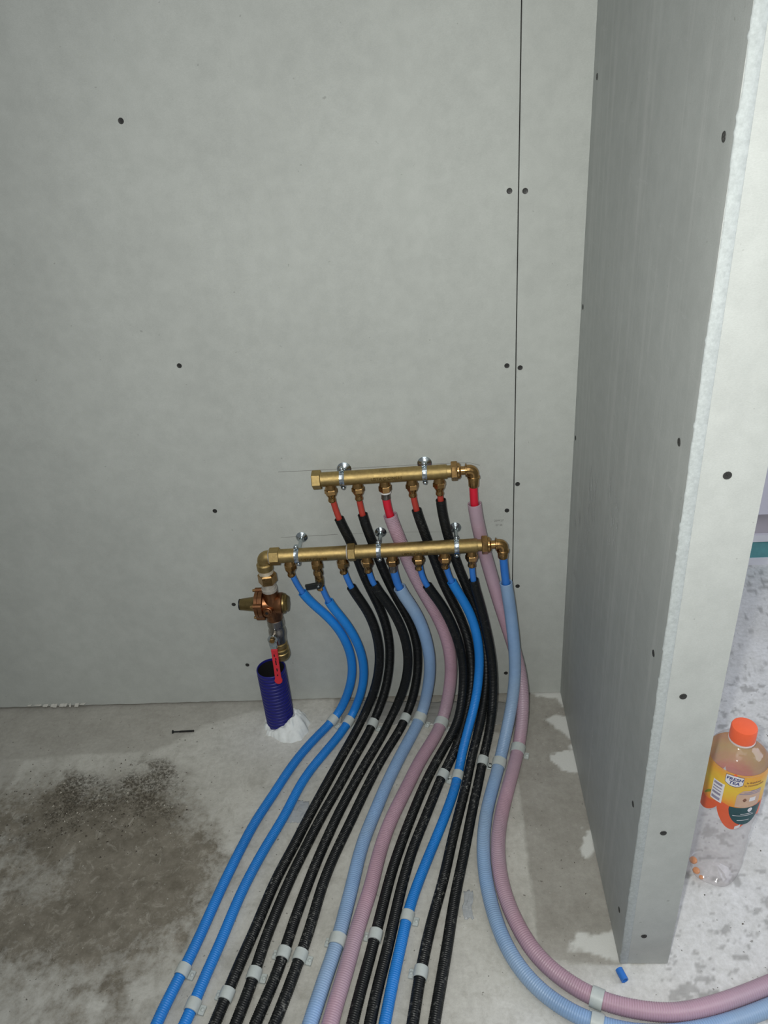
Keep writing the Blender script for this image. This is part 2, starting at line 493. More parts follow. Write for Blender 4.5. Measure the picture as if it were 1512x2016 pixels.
def floor_mat():
    m, nt, b = new_mat('screed')
    c = coords(nt)
    A = lambda n: nd(nt, 'ShaderNodeAttribute', attribute_name=n).outputs['Fac']
    cloud = noise(nt, c, 6, 5, 0.65)
    fine = noise(nt, c, 95, 4, 0.7)
    grit = noise(nt, c, 330, 3, 0.7)
    skim = ramp(nt, cloud, [(0.3, (0.45, 0.44, 0.395)), (0.7, (0.57, 0.56, 0.51))])
    skim = mixc(nt, 0.5, skim, ramp(nt, fine, [(0.3, 0.38), (0.7, 0.6)]), 'OVERLAY')
    blot = noise(nt, c, 26, 5, 0.75, 0.6)
    skim = mixc(nt, ramp(nt, blot, [(0.50, 0.0), (0.72, 0.55)]), skim, (0.30, 0.285, 0.245))
    skim = mixc(nt, ramp(nt, blot, [(0.26, 0.45), (0.42, 0.0)]), skim, (0.70, 0.69, 0.64))
    bare = ramp(nt, noise(nt, c, 14, 5, 0.65), [(0.3, (0.30, 0.285, 0.25)), (0.7, (0.40, 0.385, 0.345))])
    bare = mixc(nt, 0.5, bare, ramp(nt, fine, [(0.3, 0.4), (0.7, 0.58)]), 'OVERLAY')
    col = mixc(nt, A('bare'), skim, bare)
    col = mixc(nt, A('dust'), col, ramp(nt, fine, [(0.3, (0.56, 0.56, 0.54)), (0.7, (0.74, 0.74, 0.73))]))
    # the damp dirty patch: its edge is eaten by the grain of the screed
    st = nd(nt, 'ShaderNodeMath', operation='MULTIPLY_ADD')
    nt.links.new(fine, st.inputs[0]); st.inputs[1].default_value = 0.9; st.inputs[2].default_value = -0.45
    st2 = nd(nt, 'ShaderNodeMath', operation='ADD', use_clamp=True)
    nt.links.new(A('stain'), st2.inputs[0]); nt.links.new(st.outputs[0], st2.inputs[1])
    dirty = ramp(nt, noise(nt, c, 22, 5, 0.7), [(0.3, (0.105, 0.09, 0.064)), (0.7, (0.24, 0.215, 0.17))])
    res = noise(nt, c, 40, 6, 0.8, 0.8)
    dirty = mixc(nt, ramp(nt, res, [(0.53, 0.0), (0.70, 0.8)]), dirty, (0.38, 0.355, 0.30))
    col = mixc(nt, ramp(nt, st2.outputs[0], [(0.15, 0.0), (0.70, 0.94)]), col, dirty)
    so = nd(nt, 'ShaderNodeMath', operation='MULTIPLY')
    nt.links.new(A('soil'), so.inputs[0])
    nt.links.new(ramp(nt, noise(nt, c, 150, 4, 0.8), [(0.42, 0.0), (0.56, 0.85)]), so.inputs[1])
    col = mixc(nt, so.outputs[0], col, (0.055, 0.047, 0.034))
    # scattered dark pits and pale grains
    col = mixc(nt, ramp(nt, noise(nt, c, 120, 2, 0.5), [(0.70, 0.0), (0.74, 0.7)]), col, (0.13, 0.12, 0.10))
    col = mixc(nt, ramp(nt, noise(nt, c, 210, 2, 0.5), [(0.71, 0.0), (0.76, 0.5)]), col, (0.62, 0.60, 0.55))
    col = mixc(nt, A('gouge'), col, (0.27, 0.265, 0.25))
    col = mixc(nt, A('white'), col, (0.66, 0.665, 0.63))
    nt.links.new(col, b.inputs['Base Color'])
    b.inputs['Roughness'].default_value = 0.8
    b.inputs['Specular IOR Level'].default_value = 0.25
    h = mixc(nt, 0.5, grit, fine)
    bump(nt, b, h, 0.5, 0.0016)
    return m

M['floor'] = floor_mat()
floor = link('floor', make_floor(), M['floor'])
tag(floor, 'pale dusty screed floor with a dark damp patch', None, None, 'structure')

# ---------------------------------------------------------------- back wall: two plasterboards with a joint
def wy(x):
    return -0.018 + (x + 1.4) / 1.662 * 0.019

TOPZ = 2.6
wall = MB().box((-0.945, 0.045, TOPZ / 2), (2.51, 0.03, TOPZ)).build('wall_back', M['cavity'], sharp=None)
tag(wall, 'grey plasterboard wall behind the pipes', None, None, 'structure')

def board(name, x0, x1, z0a, z0b, parent, seed):
    """a sheet of plasterboard with a slightly rounded long edge and a ragged foot"""
    rs = np.random.RandomState(seed)
    n = max(3, int((x1 - x0) / 0.012))
    xs = np.linspace(x0, x1, n)
    b = MB()
    vs, fs = [], []
    for i, x in enumerate(xs):
        z0 = z0a + (z0b - z0a) * (x - x0) / (x1 - x0) + rs.rand() * 0.0016
        e = min(x - x0, x1 - x) < 1e-6
        yf = wy(x) + (0.0006 if e else 0)
        vs += [(x, yf, z0), (x, yf, TOPZ), (x, yf + 0.0125, TOPZ), (x, yf + 0.0125, z0)]
    for i in range(n - 1):
        a = 4 * i
        for k in range(4):
            fs.append((a + k, a + (k + 1) % 4, a + 4 + (k + 1) % 4, a + 4 + k))
    fs += [(3, 2, 1, 0), tuple(4 * (n - 1) + k for k in range(4))]
    b.add(vs, fs)
    return b.build(name, M['board'], parent, sharp=30)

board('plasterboard', -2.2, 0.1450, 0.010, 0.003, wall, 1)
board('plasterboard', 0.1470, 0.2600, 0.003, 0.002, wall, 2)

def screw_mesh():
    b = MB()
    b.lathe((0, 0, 0), (0, -1, 0), [(0.0, 0.0047), (0.0005, 0.0044), (0.0003, 0.0036), (0.0001, 0.002)], 14)
    b.box((0, -0.0004, 0), (0.0045, 0.0006, 0.0009))
    b.box((0, -0.0004, 0), (0.0009, 0.0006, 0.0045))
    m = b.mesh('screw', 30)
    m.materials.append(M['screw_dark'])
    return m
SCREW = screw_mesh()
rnd = random.Random(4)
for (x, z) in [(-0.4722, 1.2311), (-0.4628, 0.8314), (-0.4538, 0.5239), (-0.4558, 0.2881), (-0.4537, 0.1152), (0.1313, 1.0886), (0.1564, 1.0869), (0.13, 0.7957), (0.1536, 0.7905), (0.1529, 0.5528), (0.1328, 0.494), (0.1569, 0.3073), (0.1344, 0.0654), (-0.46, 1.54), (0.132, 1.39), (0.156, 1.38)]:
    s = link('screw', SCREW, None, wall)
    s.location = (x, wy(x) - 0.0001, z)
    s.rotation_euler = (0, rnd.uniform(0, 1.5), 0)

def strip_on_wall(pts, w, mat, name):
    b = MB()
    vs = []
    for i, (x, z) in enumerate(pts):
        vs += [(x, wy(x) - 0.00025, z - w / 2), (x, wy(x) - 0.00025, z + w / 2)]
    b.add(vs, [(2 * i, 2 * i + 2, 2 * i + 3, 2 * i + 1) for i in range(len(pts) - 1)])
    return b.build(name, mat, wall, sharp=None)
strip_on_wall([(-0.3124, 0.6052), (-0.245, 0.6049), (-0.17, 0.6052), (-0.0813, 0.6058), (0.0413, 0.6056), (0.0608, 0.6045), (0.0802, 0.598)], 0.0009, M['pencil'], 'pencil_line')
strip_on_wall([(-0.3285, 0.4543), (-0.2894, 0.4547), (-0.2106, 0.4556)], 0.0009, M['pencil'], 'pencil_line')
strip_on_wall([(-0.185, 0.4556), (-0.10, 0.4550), (0.0071, 0.4504)], 0.0007, M['pencil'], 'pencil_line')
for body, x, z, size in (('20W27', 0.1168, 0.4695, 0.0062), ('07:38', 0.1172, 0.4588, 0.0062)):
    vs, fs = text_shape(body, size)
    MB().add([(x + p[0], wy(x) - 0.0003, z + p[1]) for p in vs], fs).build('stamped_print', M['ink'], wall, sharp=None)
# torn card at the foot of the left sheet
b = MB()
rs = random.Random(3)
for k in range(11):
    x = -1.0 + k * 0.0125 + rs.uniform(-0.005, 0.005)
    w = rs.uniform(0.004, 0.013); h = rs.uniform(0.002, 0.010) * (1 if 2 < k < 10 else 0.5)
    y = wy(x)
    b.add([(x, y - 0.0006, 0.013), (x + w, y - 0.0006, 0.015), (x + w * 0.6, y - 0.004, 0.014 - h), (x - w * 0.2, y - 0.005, 0.016 - h),
           (x, y - 0.0001, 0.013), (x + w, y - 0.0001, 0.015), (x + w * 0.6, y - 0.002, 0.014 - h), (x - w * 0.2, y - 0.003, 0.016 - h)],
          [(0, 1, 2, 3), (7, 6, 5, 4), (0, 4, 5, 1), (1, 5, 6, 2), (2, 6, 7, 3), (3, 7, 4, 0)])
b.build('torn_card', plain('torn_paper', (0.56, 0.55, 0.50), 0.8), wall)

# ---------------------------------------------------------------- partition on the right
PYE = -0.617                                   # plane of its end
def px_face(z):                                # its left face leans very slightly
    return 0.2595 - 0.0040 * z
part_w = MB().box((0.2985, (PYE + 0.02) / 2 + 0.01, TOPZ / 2), (0.046, -PYE - 0.015, TOPZ)).build('wall_right', M['cavity'], sharp=None)
tag(part_w, 'short plasterboard partition ending beside the pipes', None, None, 'structure')
def slab(name, pts_front, pts_back, mat):
    MB().add(pts_front + pts_back, [(0, 1, 2, 3), (7, 6, 5, 4), (0, 4, 5, 1), (1, 5, 6, 2), (2, 6, 7, 3), (3, 7, 4, 0)]).build(name, mat, part_w, sharp=None)
f0, f1 = px_face(0.002), px_face(TOPZ)
YB = wy(0.26) + 0.001
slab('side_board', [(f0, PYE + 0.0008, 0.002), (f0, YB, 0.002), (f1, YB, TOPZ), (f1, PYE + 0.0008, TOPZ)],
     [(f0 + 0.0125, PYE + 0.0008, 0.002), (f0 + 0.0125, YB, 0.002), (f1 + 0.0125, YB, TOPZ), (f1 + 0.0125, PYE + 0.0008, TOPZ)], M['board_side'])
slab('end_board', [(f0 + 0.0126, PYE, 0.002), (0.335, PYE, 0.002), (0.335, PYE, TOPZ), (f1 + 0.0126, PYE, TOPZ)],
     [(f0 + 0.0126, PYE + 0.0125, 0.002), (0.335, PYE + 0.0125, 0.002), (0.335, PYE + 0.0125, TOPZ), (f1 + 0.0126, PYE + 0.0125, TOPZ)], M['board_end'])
slab('side_board', [(0.3225, PYE + 0.0128, 0.002), (0.335, PYE + 0.0128, 0.002), (0.335, PYE + 0.0128, TOPZ), (0.3225, PYE + 0.0128, TOPZ)],
     [(0.3225, 0.48, 0.002), (0.335, 0.48, 0.002), (0.335, 0.48, TOPZ), (0.3225, 0.48, TOPZ)], M['board'])
# the rough cut edge of the side sheet, seen from the front
rs = np.random.RandomState(8)
zs = np.arange(0.002, 1.75, 0.004)
no = Noise(3)
j = (no.fbm(zs, zs * 0, 45, 5) - 0.5) * 0.0020
j = np.where(rs.rand(len(zs)) < 0.05, j - 0.0009, j)
fx = np.array([px_face(z) for z in zs])
rows = np.stack([
    np.stack([fx + 0.0004 + j, np.full_like(zs, PYE + 0.0035), zs], 1),
    np.stack([fx + 0.0001 + j, np.full_like(zs, PYE + 0.0006), zs], 1),
    np.stack([fx + 0.0016 + j * 0.6, PYE - 0.0002 - 0.0005 * rs.rand(len(zs)), zs], 1),
    np.stack([fx + 0.0070, PYE - 0.0002 - 0.0006 * rs.rand(len(zs)), zs], 1),
    np.stack([fx + 0.0118, PYE - 0.0002 - 0.0002 * rs.rand(len(zs)), zs], 1),
    np.stack([fx + 0.0128, np.full_like(zs, PYE + 0.0003), zs], 1)], 1)
link('board_edge', grid_mesh('board_edge', rows), M['gypsum'], part_w)
for (y, z) in [(-0.5915, 1.2049), (-0.5788, 0.911), (-0.5854, 0.6252), (-0.5828, 0.3429), (-0.583, 0.0922), (-0.0158, 0.8984), (-0.0155, 0.6535), (-0.0268, 1.2404)]:
    s = link('screw', SCREW, None, part_w)
    s.location = (px_face(z) - 0.0002, y, z)
    s.rotation_euler = (0, 0, -PI / 2)
for (x, z) in [(0.296, 0.8892), (0.2889, 0.5825), (0.2933, 0.3244), (0.2908, 0.0774), (0.294, 1.19)]:
    s = link('screw', SCREW, None, part_w)
    s.location = (x, PYE - 0.0002, z)
    s.rotation_euler = (0, rnd.uniform(0, 1.5), 0)
# plaster dabs rubbed on the side face
b = MB()
for (y, z, ly, lz, n) in [(-0.185, 0.62, 0.06, 0.09, 34), (-0.335, 0.665, 0.07, 0.10, 30), (-0.16, 0.53, 0.05, 0.07, 16), (-0.085, 0.38, 0.07, 0.30, 46), (-0.20, 0.20, 0.06, 0.12, 10), (-0.33, 0.19, 0.03, 0.09, 6)]:
    for k in range(n):
        yy = y + rnd.uniform(-0.5, 0.5) * ly; zz = z + rnd.uniform(-0.5, 0.5) * lz
        L = rnd.uniform(0.008, 0.026); w = rnd.uniform(0.0006, 0.0020); tl = rnd.uniform(-0.25, 0.45)
        x = px_face(zz) - 0.0003
        dy, dz = math.sin(tl) * L / 2, math.cos(tl) * L / 2
        b.add([(x, yy - dy - w, zz - dz), (x, yy - dy + w, zz - dz), (x, yy + dy + w * 0.4, zz + dz), (x, yy + dy - w * 0.4, zz + dz)], [(0, 1, 2, 3)])
sm = b.build('plaster_smear', plain('thin_plaster', (0.50, 0.52, 0.51), 0.8, 0, 0.25, 300), part_w, sharp=None)
sm['kind'] = 'stuff'

# ---------------------------------------------------------------- far wall of the neighbouring room
M['far_wall'] = plain('lavender_white_wall', (0.66, 0.64, 0.70), 0.7, 0, 0.05, 6)
M['far_pink'] = plain('greyed_wall', (0.50, 0.46, 0.49), 0.7, 0, 0.06, 10)
M['far_white'] = plain('white_batten', (0.74, 0.73, 0.76), 0.6, 0, 0.05, 20)
M['far_teal'] = plain('teal_strip', (0.10, 0.30, 0.31), 0.6, 0, 0.15, 40)
wf = MB().box((1.45, 0.52, TOPZ / 2), (2.3, 0.05, TOPZ)).build('wall_far', M['far_pink'], sharp=None)
tag(wf, 'far wall of the next room behind the bottle', None, None, 'structure')
MB().box((1.45, 0.475, (TOPZ + 0.182) / 2), (2.3, 0.04, TOPZ - 0.182)).build('upper_panel', M['far_wall'], wf, sharp=None)
for k, (z0, z1, mat, y) in enumerate([(0.0, 0.0224, 'far_white', 0.484), (0.0224, 0.0764, 'far_teal', 0.488), (0.0764, 0.098, 'far_white', 0.484)]):
    t = MB().box((1.45, (y + 0.495) / 2, (z0 + z1) / 2), (2.3, 0.495 - y, z1 - z0)).build('trim_%d' % (k + 1), M[mat], sharp=None)
    tag(t, ['white batten at the foot of the far wall', 'teal strip along the far wall', 'white batten above the teal strip'][k], None, None, 'structure')

# ---------------------------------------------------------------- manifolds
YL, YU = -0.072, -0.043
def zL(x): return 0.4588 + 0.0215 * x
def zU(x): return 0.6090 + 0.0235 * x
RB = 0.0140
DOWN = (0, 0, -1)

def arc_down(x_in, x, y, z, rr, z_end, n=8):
    """path that comes in along x, turns down at x"""
    s = 1 if x > x_in else -1
    pts = [(x_in, y, z)]
    for k in range(n + 1):
        a = PI / 2 * k / n
        pts.append((x - s * rr + s * rr * math.sin(a), y, z - rr + rr * math.cos(a)))
    pts.append((x, y, z_end))
    return pts

def raised_text(body, size, xc, yc, zc_fn, parent, ang0):
    """lettering cast on the round body: wraps around the axis"""
    vs, fs = text_shape(body, size, 0.0005, 0, 0.0002)
    out = []
    for (x, y, e) in vs:
        a = ang0 + y / RB                       # 0 faces the room, positive turns up
        r = RB + 0.00005 + e
        X = xc + x
        out.append((X, yc - r * math.cos(a), zc_fn(X) + r * math.sin(a)))
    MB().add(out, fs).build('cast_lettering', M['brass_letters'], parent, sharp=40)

def outlet(x, y, zf, parent, crimped=False, valve=False):
    z = zf(x)
    p = MB().lathe((x, y, z), DOWN, [(0.006, 0.0098), (0.016, 0.0098), (0.0195, 0.0112), (0.0205, 0.0112)], 20)
    if not crimped:
        if valve:
            p.lathe((x, y, z), DOWN, [(0.031, 0.0108), (0.036, 0.0092), (0.040, 0.0092), (0.042, 0.0102), (0.047, 0.0102), (0.049, 0.0085), (0.056, 0.0085)], 20)
        else:
            p.lathe((x, y, z), DOWN, [(0.030, 0.0112), (0.0335, 0.0105), (0.0385, 0.0074), (0.043, 0.0074), (0.0445, 0.0080), (0.0475, 0.0080), (0.0492, 0.0068)], 20)
    o = p.build('outlet_fitting', M['brass_fit'], parent)
    MB().hexa((x, y, z), DOWN, 0.0205, 0.0315 if not crimped else 0.0335, 0.0128, 0.0016, rot=0.25 + 40 * x).build('outlet_nut', M['brass_fit'], o)
    return o

def end_union(x0, y, zf, x_el, z_end, parent):
    """neck, union nut, stub and compression elbow that turns down"""
    z = zf(x0)
    d = (1, 0, 0.022)
    o = (x0, y, z)
    MB().lathe(o, d, [(-0.001, 0.0118), (0.0095, 0.0118)], 24).build('neck', M['brass'], parent)
    un = MB().hexa(o, d, 0.0085, 0.0205, 0.0188, 0.0014, rot=0.2)
    un.lathe(o, d, [(0.0205, 0.0158), (0.0235, 0.0158), (0.0265, 0.0125)], 24)
    un.build('union_nut', M['brass_fit'], parent)
    MB().lathe(o, d, [(0.024, 0.0082), (0.037, 0.0082)], 20).build('stub', M['brass_fit'], parent)
    e = MB()
    ze = zf(x_el)
    e.lathe((x0 + 0.0345, y, ze), (1, 0, 0), [(0, 0.0095), (0.0008, 0.0130), (0.0026, 0.0130), (0.0038, 0.0100)], 24)
    e.tube(arc_down(x0 + 0.036, x_el, y, ze, 0.0078, ze - 0.0135), 0.0104, 20)
    e.build('elbow', M['brass_fit'], parent)
    L = ze - z_end
    MB().lathe((x_el, y, ze), DOWN, [(0.012, 0.0105), (0.0135, 0.0122), (0.0170, 0.0122), (0.0182, 0.0098), (0.0195, 0.0103), (L - 0.002, 0.0100), (L, 0.0086)], 22).build('compression_sleeve', M['brass_fit'], parent)

# upper one, five outlets
mu = empty('brass_manifold', (-0.1, YU, zU(-0.1)))
tag(mu, 'upper brass manifold with five outlets feeding red pipes', 'manifold')
DU = (1, 0, 0.0235)
MB().hexa((0, YU, zU(0)), DU, -0.2407, -0.2235, 0.0186, 0.0012, rot=0.15).build('end_cap', M['brass'], mu)
MB().lathe((0, YU, zU(0)), DU, [(-0.2245, 0.0148), (-0.2230, 0.0140), (0.0140, RB), (0.0159, 0.0133)], 32).build('body', M['brass'], mu)
for k, x in enumerate((-0.2075, -0.155, -0.103, -0.0512, 0.0006)):
    outlet(x, YU, zU, mu, crimped=(k == 2))
end_union(0.0150, YU, zU, 0.0653, 0.5747, mu)
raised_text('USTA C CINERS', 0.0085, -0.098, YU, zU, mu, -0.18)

# lower one, two bodies screwed together, eight outlets
ml = empty('brass_manifold', (-0.13, YL, zL(-0.13)))
tag(ml, 'lower brass manifold with eight outlets feeding blue pipes', 'manifold')
DL = (1, 0, 0.0215)
OL = (0, YL, zL(0))
MB().hexa(OL, DL, -0.3405, -0.3205, 0.0180, 0.0012, rot=0.1).build('hex_socket', M['brass'], ml)
MB().lathe(OL, DL, [(-0.3225, 0.0150), (-0.3185, RB), (-0.1862, RB)], 32).build('body', M['brass'], ml)
MB().lathe(OL, DL, [(-0.1868, 0.0136), (-0.1862, 0.0150), (-0.1842, 0.0150), (-0.1838, 0.0136)], 24).build('thread_tape', M['ptfe'], ml)
MB().hexa(OL, DL, -0.1840, -0.1690, 0.0180, 0.0012, rot=0.2).build('hex_socket', M['brass'], ml)
MB().lathe(OL, DL, [(-0.1695, RB), (0.0675, RB), (0.0696, 0.0132)], 32).build('body', M['brass'], ml)
for k, x in enumerate((-0.303, -0.2485, -0.197, -0.148, -0.0978, -0.0465, 0.0055, 0.058)):
    outlet(x, YL, zL, ml, crimped=(k == 4), valve=(k == 1))
end_union(0.0690, YL, zL, 0.1187, 0.4294, ml)
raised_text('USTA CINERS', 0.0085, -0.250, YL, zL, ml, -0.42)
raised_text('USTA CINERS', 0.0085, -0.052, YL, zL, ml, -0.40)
zE = zL(-0.3540)
el = MB().tube(arc_down(-0.3392, -0.3540, YL, zE, 0.0095, zE - 0.018), 0.0134, 24)
el.lathe((-0.3540, YL, zE), DOWN, [(0.014, 0.0135), (0.0165, 0.0163), (0.0285, 0.0163), (0.0300, 0.0150)], 28)
el.build('inlet_elbow', M['brass'], ml)
MB().lathe(OL, DL, [(-0.3428, 0.0130), (-0.3420, 0.0146), (-0.3402, 0.0146), (-0.3396, 0.0130)], 24).build('thread_tape', M['ptfe'], ml)
prof = []
for k in range(9):
    prof += [(0.0300 + k * 0.0011, 0.0140), (0.03055 + k * 0.0011, 0.0147)]
MB().lathe((-0.3540, YL, zE), DOWN, prof, 24).build('thread_tape', plain('dull_taped_thread', (0.50, 0.44, 0.34), 0.5, 0.3), ml)

# the small shut-off valve hanging from the second outlet
sv = empty('shutoff_valve', (-0.2485, YL, 0.385))
tag(sv, 'small brass shut-off valve with black lever under the lower manifold', 'valve')
SX, SZ = -0.2480, zL(-0.248) - 0.0560
MB().lathe((SX, YL, SZ), DOWN, [(0.0, 0.0075), (0.001, 0.0092), (0.014, 0.0092), (0.016, 0.0082), (0.019, 0.0082)], 8, rot=0.3).build('body', M['brass'], sv)
MB().lathe((SX, YL, SZ), DOWN, [(0.019, 0.0070), (0.0205, 0.0076), (0.0245, 0.0076), (0.0262, 0.0082), (0.0285, 0.0082), (0.0300, 0.0068)], 20).build('collar', M['brass_fit'], sv)
MB().lathe((SX, YL, SZ - 0.009), (0, -1, 0), [(0.006, 0.0050), (0.013, 0.0050)], 14).build('stem', M['brass_fit'], sv)
hd = Vector((-1, 0, -0.17)).normalized()
hu = Vector((0, -1, 0)).cross(hd)
hm = MB()
hm.box(Vector((SX, YL - 0.0155, SZ - 0.008)) + hd * 0.011, (0.032, 0.006, 0.0115), (hd, Vector((0, 1, 0)), hu))
hm.lathe((SX, YL - 0.012, SZ - 0.008), (0, -1, 0), [(0, 0.0068), (0.008, 0.0068), (0.009, 0.0058)], 16)
h_o = hm.build('handle', M['black_plastic'], sv, sharp=30)
bv = h_o.modifiers.new('round', 'BEVEL'); bv.width = 0.0012; bv.segments = 2
MB().dome((SX, YL - 0.021, SZ - 0.008), (0, -1, 0), 0.0026, 0.0012).build('handle_screw', M['zinc'], sv)

# ---------------------------------------------------------------- pipe clamps on the wall
def pipe_clamp(x, y, zf, ros_r, label, tilt=0.0):
    z = zf(x)
    c = empty('pipe_clamp', (x, wy(x), z))
    tag(c, label, 'clamp', 'zinc clamps holding the manifolds')
    w = wy(x)
    MB().lathe((x, w, z), (0, -1, 0), [(0.0, ros_r), (0.0008, ros_r), (0.0032, ros_r * 0.80), (0.0050, ros_r * 0.5), (0.0062, 0.0052), (0.0075, 0.0046)], 28).build('rosette', M['zinc'], c)
    MB().lathe((x, w, z), (0, -1, 0), [(0.006, 0.0036), (w - y - RB, 0.0036)], 14).build('rod', M['zinc'], c)
    # band: two half rings with ears
    b = MB()
    n = 32
    vs, fs = [], []
    for i in range(n):
        a = 2 * PI * i / n
        for (rr, dx) in ((RB + 0.0002, -0.0046), (RB + 0.0016, -0.0046), (RB + 0.0011, -0.0016), (RB + 0.0011, 0.0016), (RB + 0.0016, 0.0046), (RB + 0.0002, 0.0046)):
            vs.append((x + dx, y + rr * math.cos(a), z + rr * math.sin(a) + 0.0225 * dx))
    for i in range(n):
        i2 = (i + 1) % n
        for k in range(6):
            k2 = (k + 1) % 6
            fs.append((i * 6 + k, i * 6 + k2, i2 * 6 + k2, i2 * 6 + k))
    b.add(vs, fs)
    for s in (1, -1):
        b.lathe((x, y - 0.0022, z + s * (RB + 0.0058)), (0, 1, 0), [(0, 0.0046), (0.0046, 0.0046)], 16)
        b.box((x, y, z + s * (RB + 0.0028)), (0.0092, 0.0044, 0.0062))
    b.build('band', M['zinc'], c, sharp=30)
    for s in (1, -1):
        MB().dome((x, y - 0.0022, z + s * (RB + 0.0062)), (0, -1, 0.0), 0.0040, 0.0030).build('clamp_screw', M['zinc'], c)
    return c
for x, lab in ((-0.2854, 'zinc pipe clamp on the lower manifold above the leftmost blue hose'),
               (-0.1227, 'zinc pipe clamp at the middle of the lower manifold'),
               (0.0293, 'zinc pipe clamp at the right end of the lower manifold')):
    pipe_clamp(x, YL, zL, 0.0122, lab)
for x, lab in ((-0.1829, 'zinc pipe clamp at the left end of the upper manifold'),
               (-0.0262, 'zinc pipe clamp on the right half of the upper manifold')):
    pipe_clamp(x, YU, zU, 0.0142, lab)

# ---------------------------------------------------------------- pressure reducer under the inlet elbow
RX, RZ = -0.3530, 0.3360
pr = empty('pressure_reducer', (RX, YL, RZ))
tag(pr, 'bronze pressure reducer with a brass adjusting knob below the inlet elbow', 'pressure reducer')
MB().hexa((RX, YL, 0.4125), DOWN, 0.0, 0.0235, 0.0190, 0.0026, rot=0.35).build('inlet_nut', M['brass_fit'], pr)
MB().lathe((RX, YL, 0.4125), DOWN, [(0.0235, 0.0118), (0.0255, 0.0124), (0.030, 0.0128), (0.0305, 0.0145), (0.036, 0.0150), (0.0365, 0.0160), (0.0420, 0.0160), (0.0445, 0.0150)], 28).build('thread_tape', M['ptfe'], pr)
bd = MB()
bd.lathe((RX, YL, RZ), (0, 0, 1), [(-0.042, 0.0158), (-0.039, 0.0168), (-0.030, 0.0180), (-0.018, 0.0200), (-0.004, 0.0195), (0.012, 0.0175), (0.022, 0.0160), (0.0335, 0.0156)], 28)
bd.lathe((RX, YL, RZ), (1, 0, 0), [(-0.016, 0.0220), (-0.008, 0.0195), (0.006, 0.0195), (0.010, 0.0222), (0.0215, 0.0226), (0.0230, 0.0215)], 32)
bd.lathe((RX - 0.006, YL, RZ - 0.008), Vector((-0.04, -1, 0.12)), [(0.010, 0.0115), (0.0235, 0.0110), (0.0245, 0.0098)], 24)
for s in (-1, 1):
    bd.box((RX - 0.002, YL - 0.012, RZ + s * 0.010), (0.030, 0.006, 0.004))
bd.build('body', M['bronze'], pr)
fg = MB()
fg.lathe((RX, YL, RZ), (1, 0, 0), [(-0.0330, 0.0270), (-0.0322, 0.0290), (-0.0258, 0.0290), (-0.0252, 0.0275), (-0.0246, 0.0290), (-0.0165, 0.0290), (-0.0155, 0.0268)], 36)
for k in range(4):
    a = PI / 4 + k * PI / 2 + 0.35
    fg.lathe((RX, YL + 0.0285 * math.cos(a), RZ + 0.0285 * math.sin(a)), (1, 0, 0), [(-0.0330, 0.0058), (-0.0160, 0.0058)], 14)
fg.build('diaphragm_flange', M['bronze'], pr)
for k in range(4):
    a = PI / 4 + k * PI / 2 + 0.35
    MB().lathe((RX, YL + 0.0285 * math.cos(a), RZ + 0.0285 * math.sin(a)), (1, 0, 0), [(-0.0392, 0.0022), (-0.0388, 0.0028), (-0.0350, 0.0028), (-0.0348, 0.0040), (-0.0325, 0.0040)], 12).build('bolt', M['brass_fit'], pr)
kn = MB().lathe((RX, YL, RZ), (1, 0, 0), [(-0.0665, 0.0112), (-0.0655, 0.0118), (-0.0400, 0.0150), (-0.0370, 0.0165), (-0.0330, 0.0235)], 30).build('adjusting_knob', M['olive_brass'], pr)
MB().lathe((RX, YL, RZ), (1, 0, 0), [(-0.0690, 0.0102), (-0.0684, 0.0117), (-0.0668, 0.0119), (-0.0660, 0.0117)], 30).build('knob_rim', M['black_plastic'], kn)
MB().lathe((RX, YL, RZ), (1, 0, 0), [(0.0225, 0.0205), (0.0240, 0.0215), (0.0275, 0.0205)], 32).build('cover_ring', M['olive_brass'], pr)
MB().lathe((RX, YL, RZ), (1, 0, 0), [(0.0250, 0.0190), (0.0315, 0.0190), (0.0345, 0.0160)], 6, rot=0.3).build('end_cover', M['olive_brass'], pr)
pg = MB().lathe((RX - 0.006, YL, RZ - 0.008), Vector((-0.04, -1, 0.12)), [(0.0240, 0.0080), (0.0262, 0.0080), (0.0268, 0.0070)], 6).build('gauge_plug', M['bronze'], pr)
MB().lathe((RX - 0.006, YL, RZ - 0.008), Vector((-0.04, -1, 0.12)), [(0.0255, 0.0034), (0.0271, 0.0034)], 6).build('plug_socket', M['dark_inside'], pg)

# ---------------------------------------------------------------- ball valve with a red lever
bvv = empty('ball_valve', (RX, YL, 0.25))
tag(bvv, 'nickel ball valve with a red lever hanging over the navy conduit', 'valve')
BX = RX + 0.0005
MB().lathe((BX, YL, 0.2990), DOWN, [(0.0, 0.0150), (0.0015, 0.0176), (0.0175, 0.0180), (0.0195, 0.0165), (0.0255, 0.0165), (0.0300, 0.0182), (0.0400, 0.0186), (0.0470, 0.0170), (0.0610, 0.0165), (0.0625, 0.0150)], 28).build('body', M['nickel'], bvv, sharp=25)
MB().lathe((BX, YL, 0.2990), DOWN, [(0.0610, 0.0148), (0.0640, 0.0152), (0.0650, 0.0168), (0.0740, 0.0172), (0.0760, 0.0155), (0.0785, 0.0155), (0.0800, 0.0180), (0.0860, 0.0184), (0.0875, 0.0176), (0.0890, 0.0190), (0.1000, 0.0192), (0.1060, 0.0165), (0.1065, 0.0120), (0.0950, 0.0115)], 28, cap1=True).build('union', M['brass'], bvv)
LX, LY = -0.3578, -0.0995
MB().lathe((LX, YL, 0.2640), (0, -1, 0), [(0.010, 0.0085), (0.0235, 0.0085)], 16).build('stem', M['nickel'], bvv)
MB().hexa((LX, YL, 0.2640), (0, -1, 0), 0.0305, 0.0350, 0.0058, 0.0008).build('lever_nut', M['brass_fit'], bvv)
lv = MB()
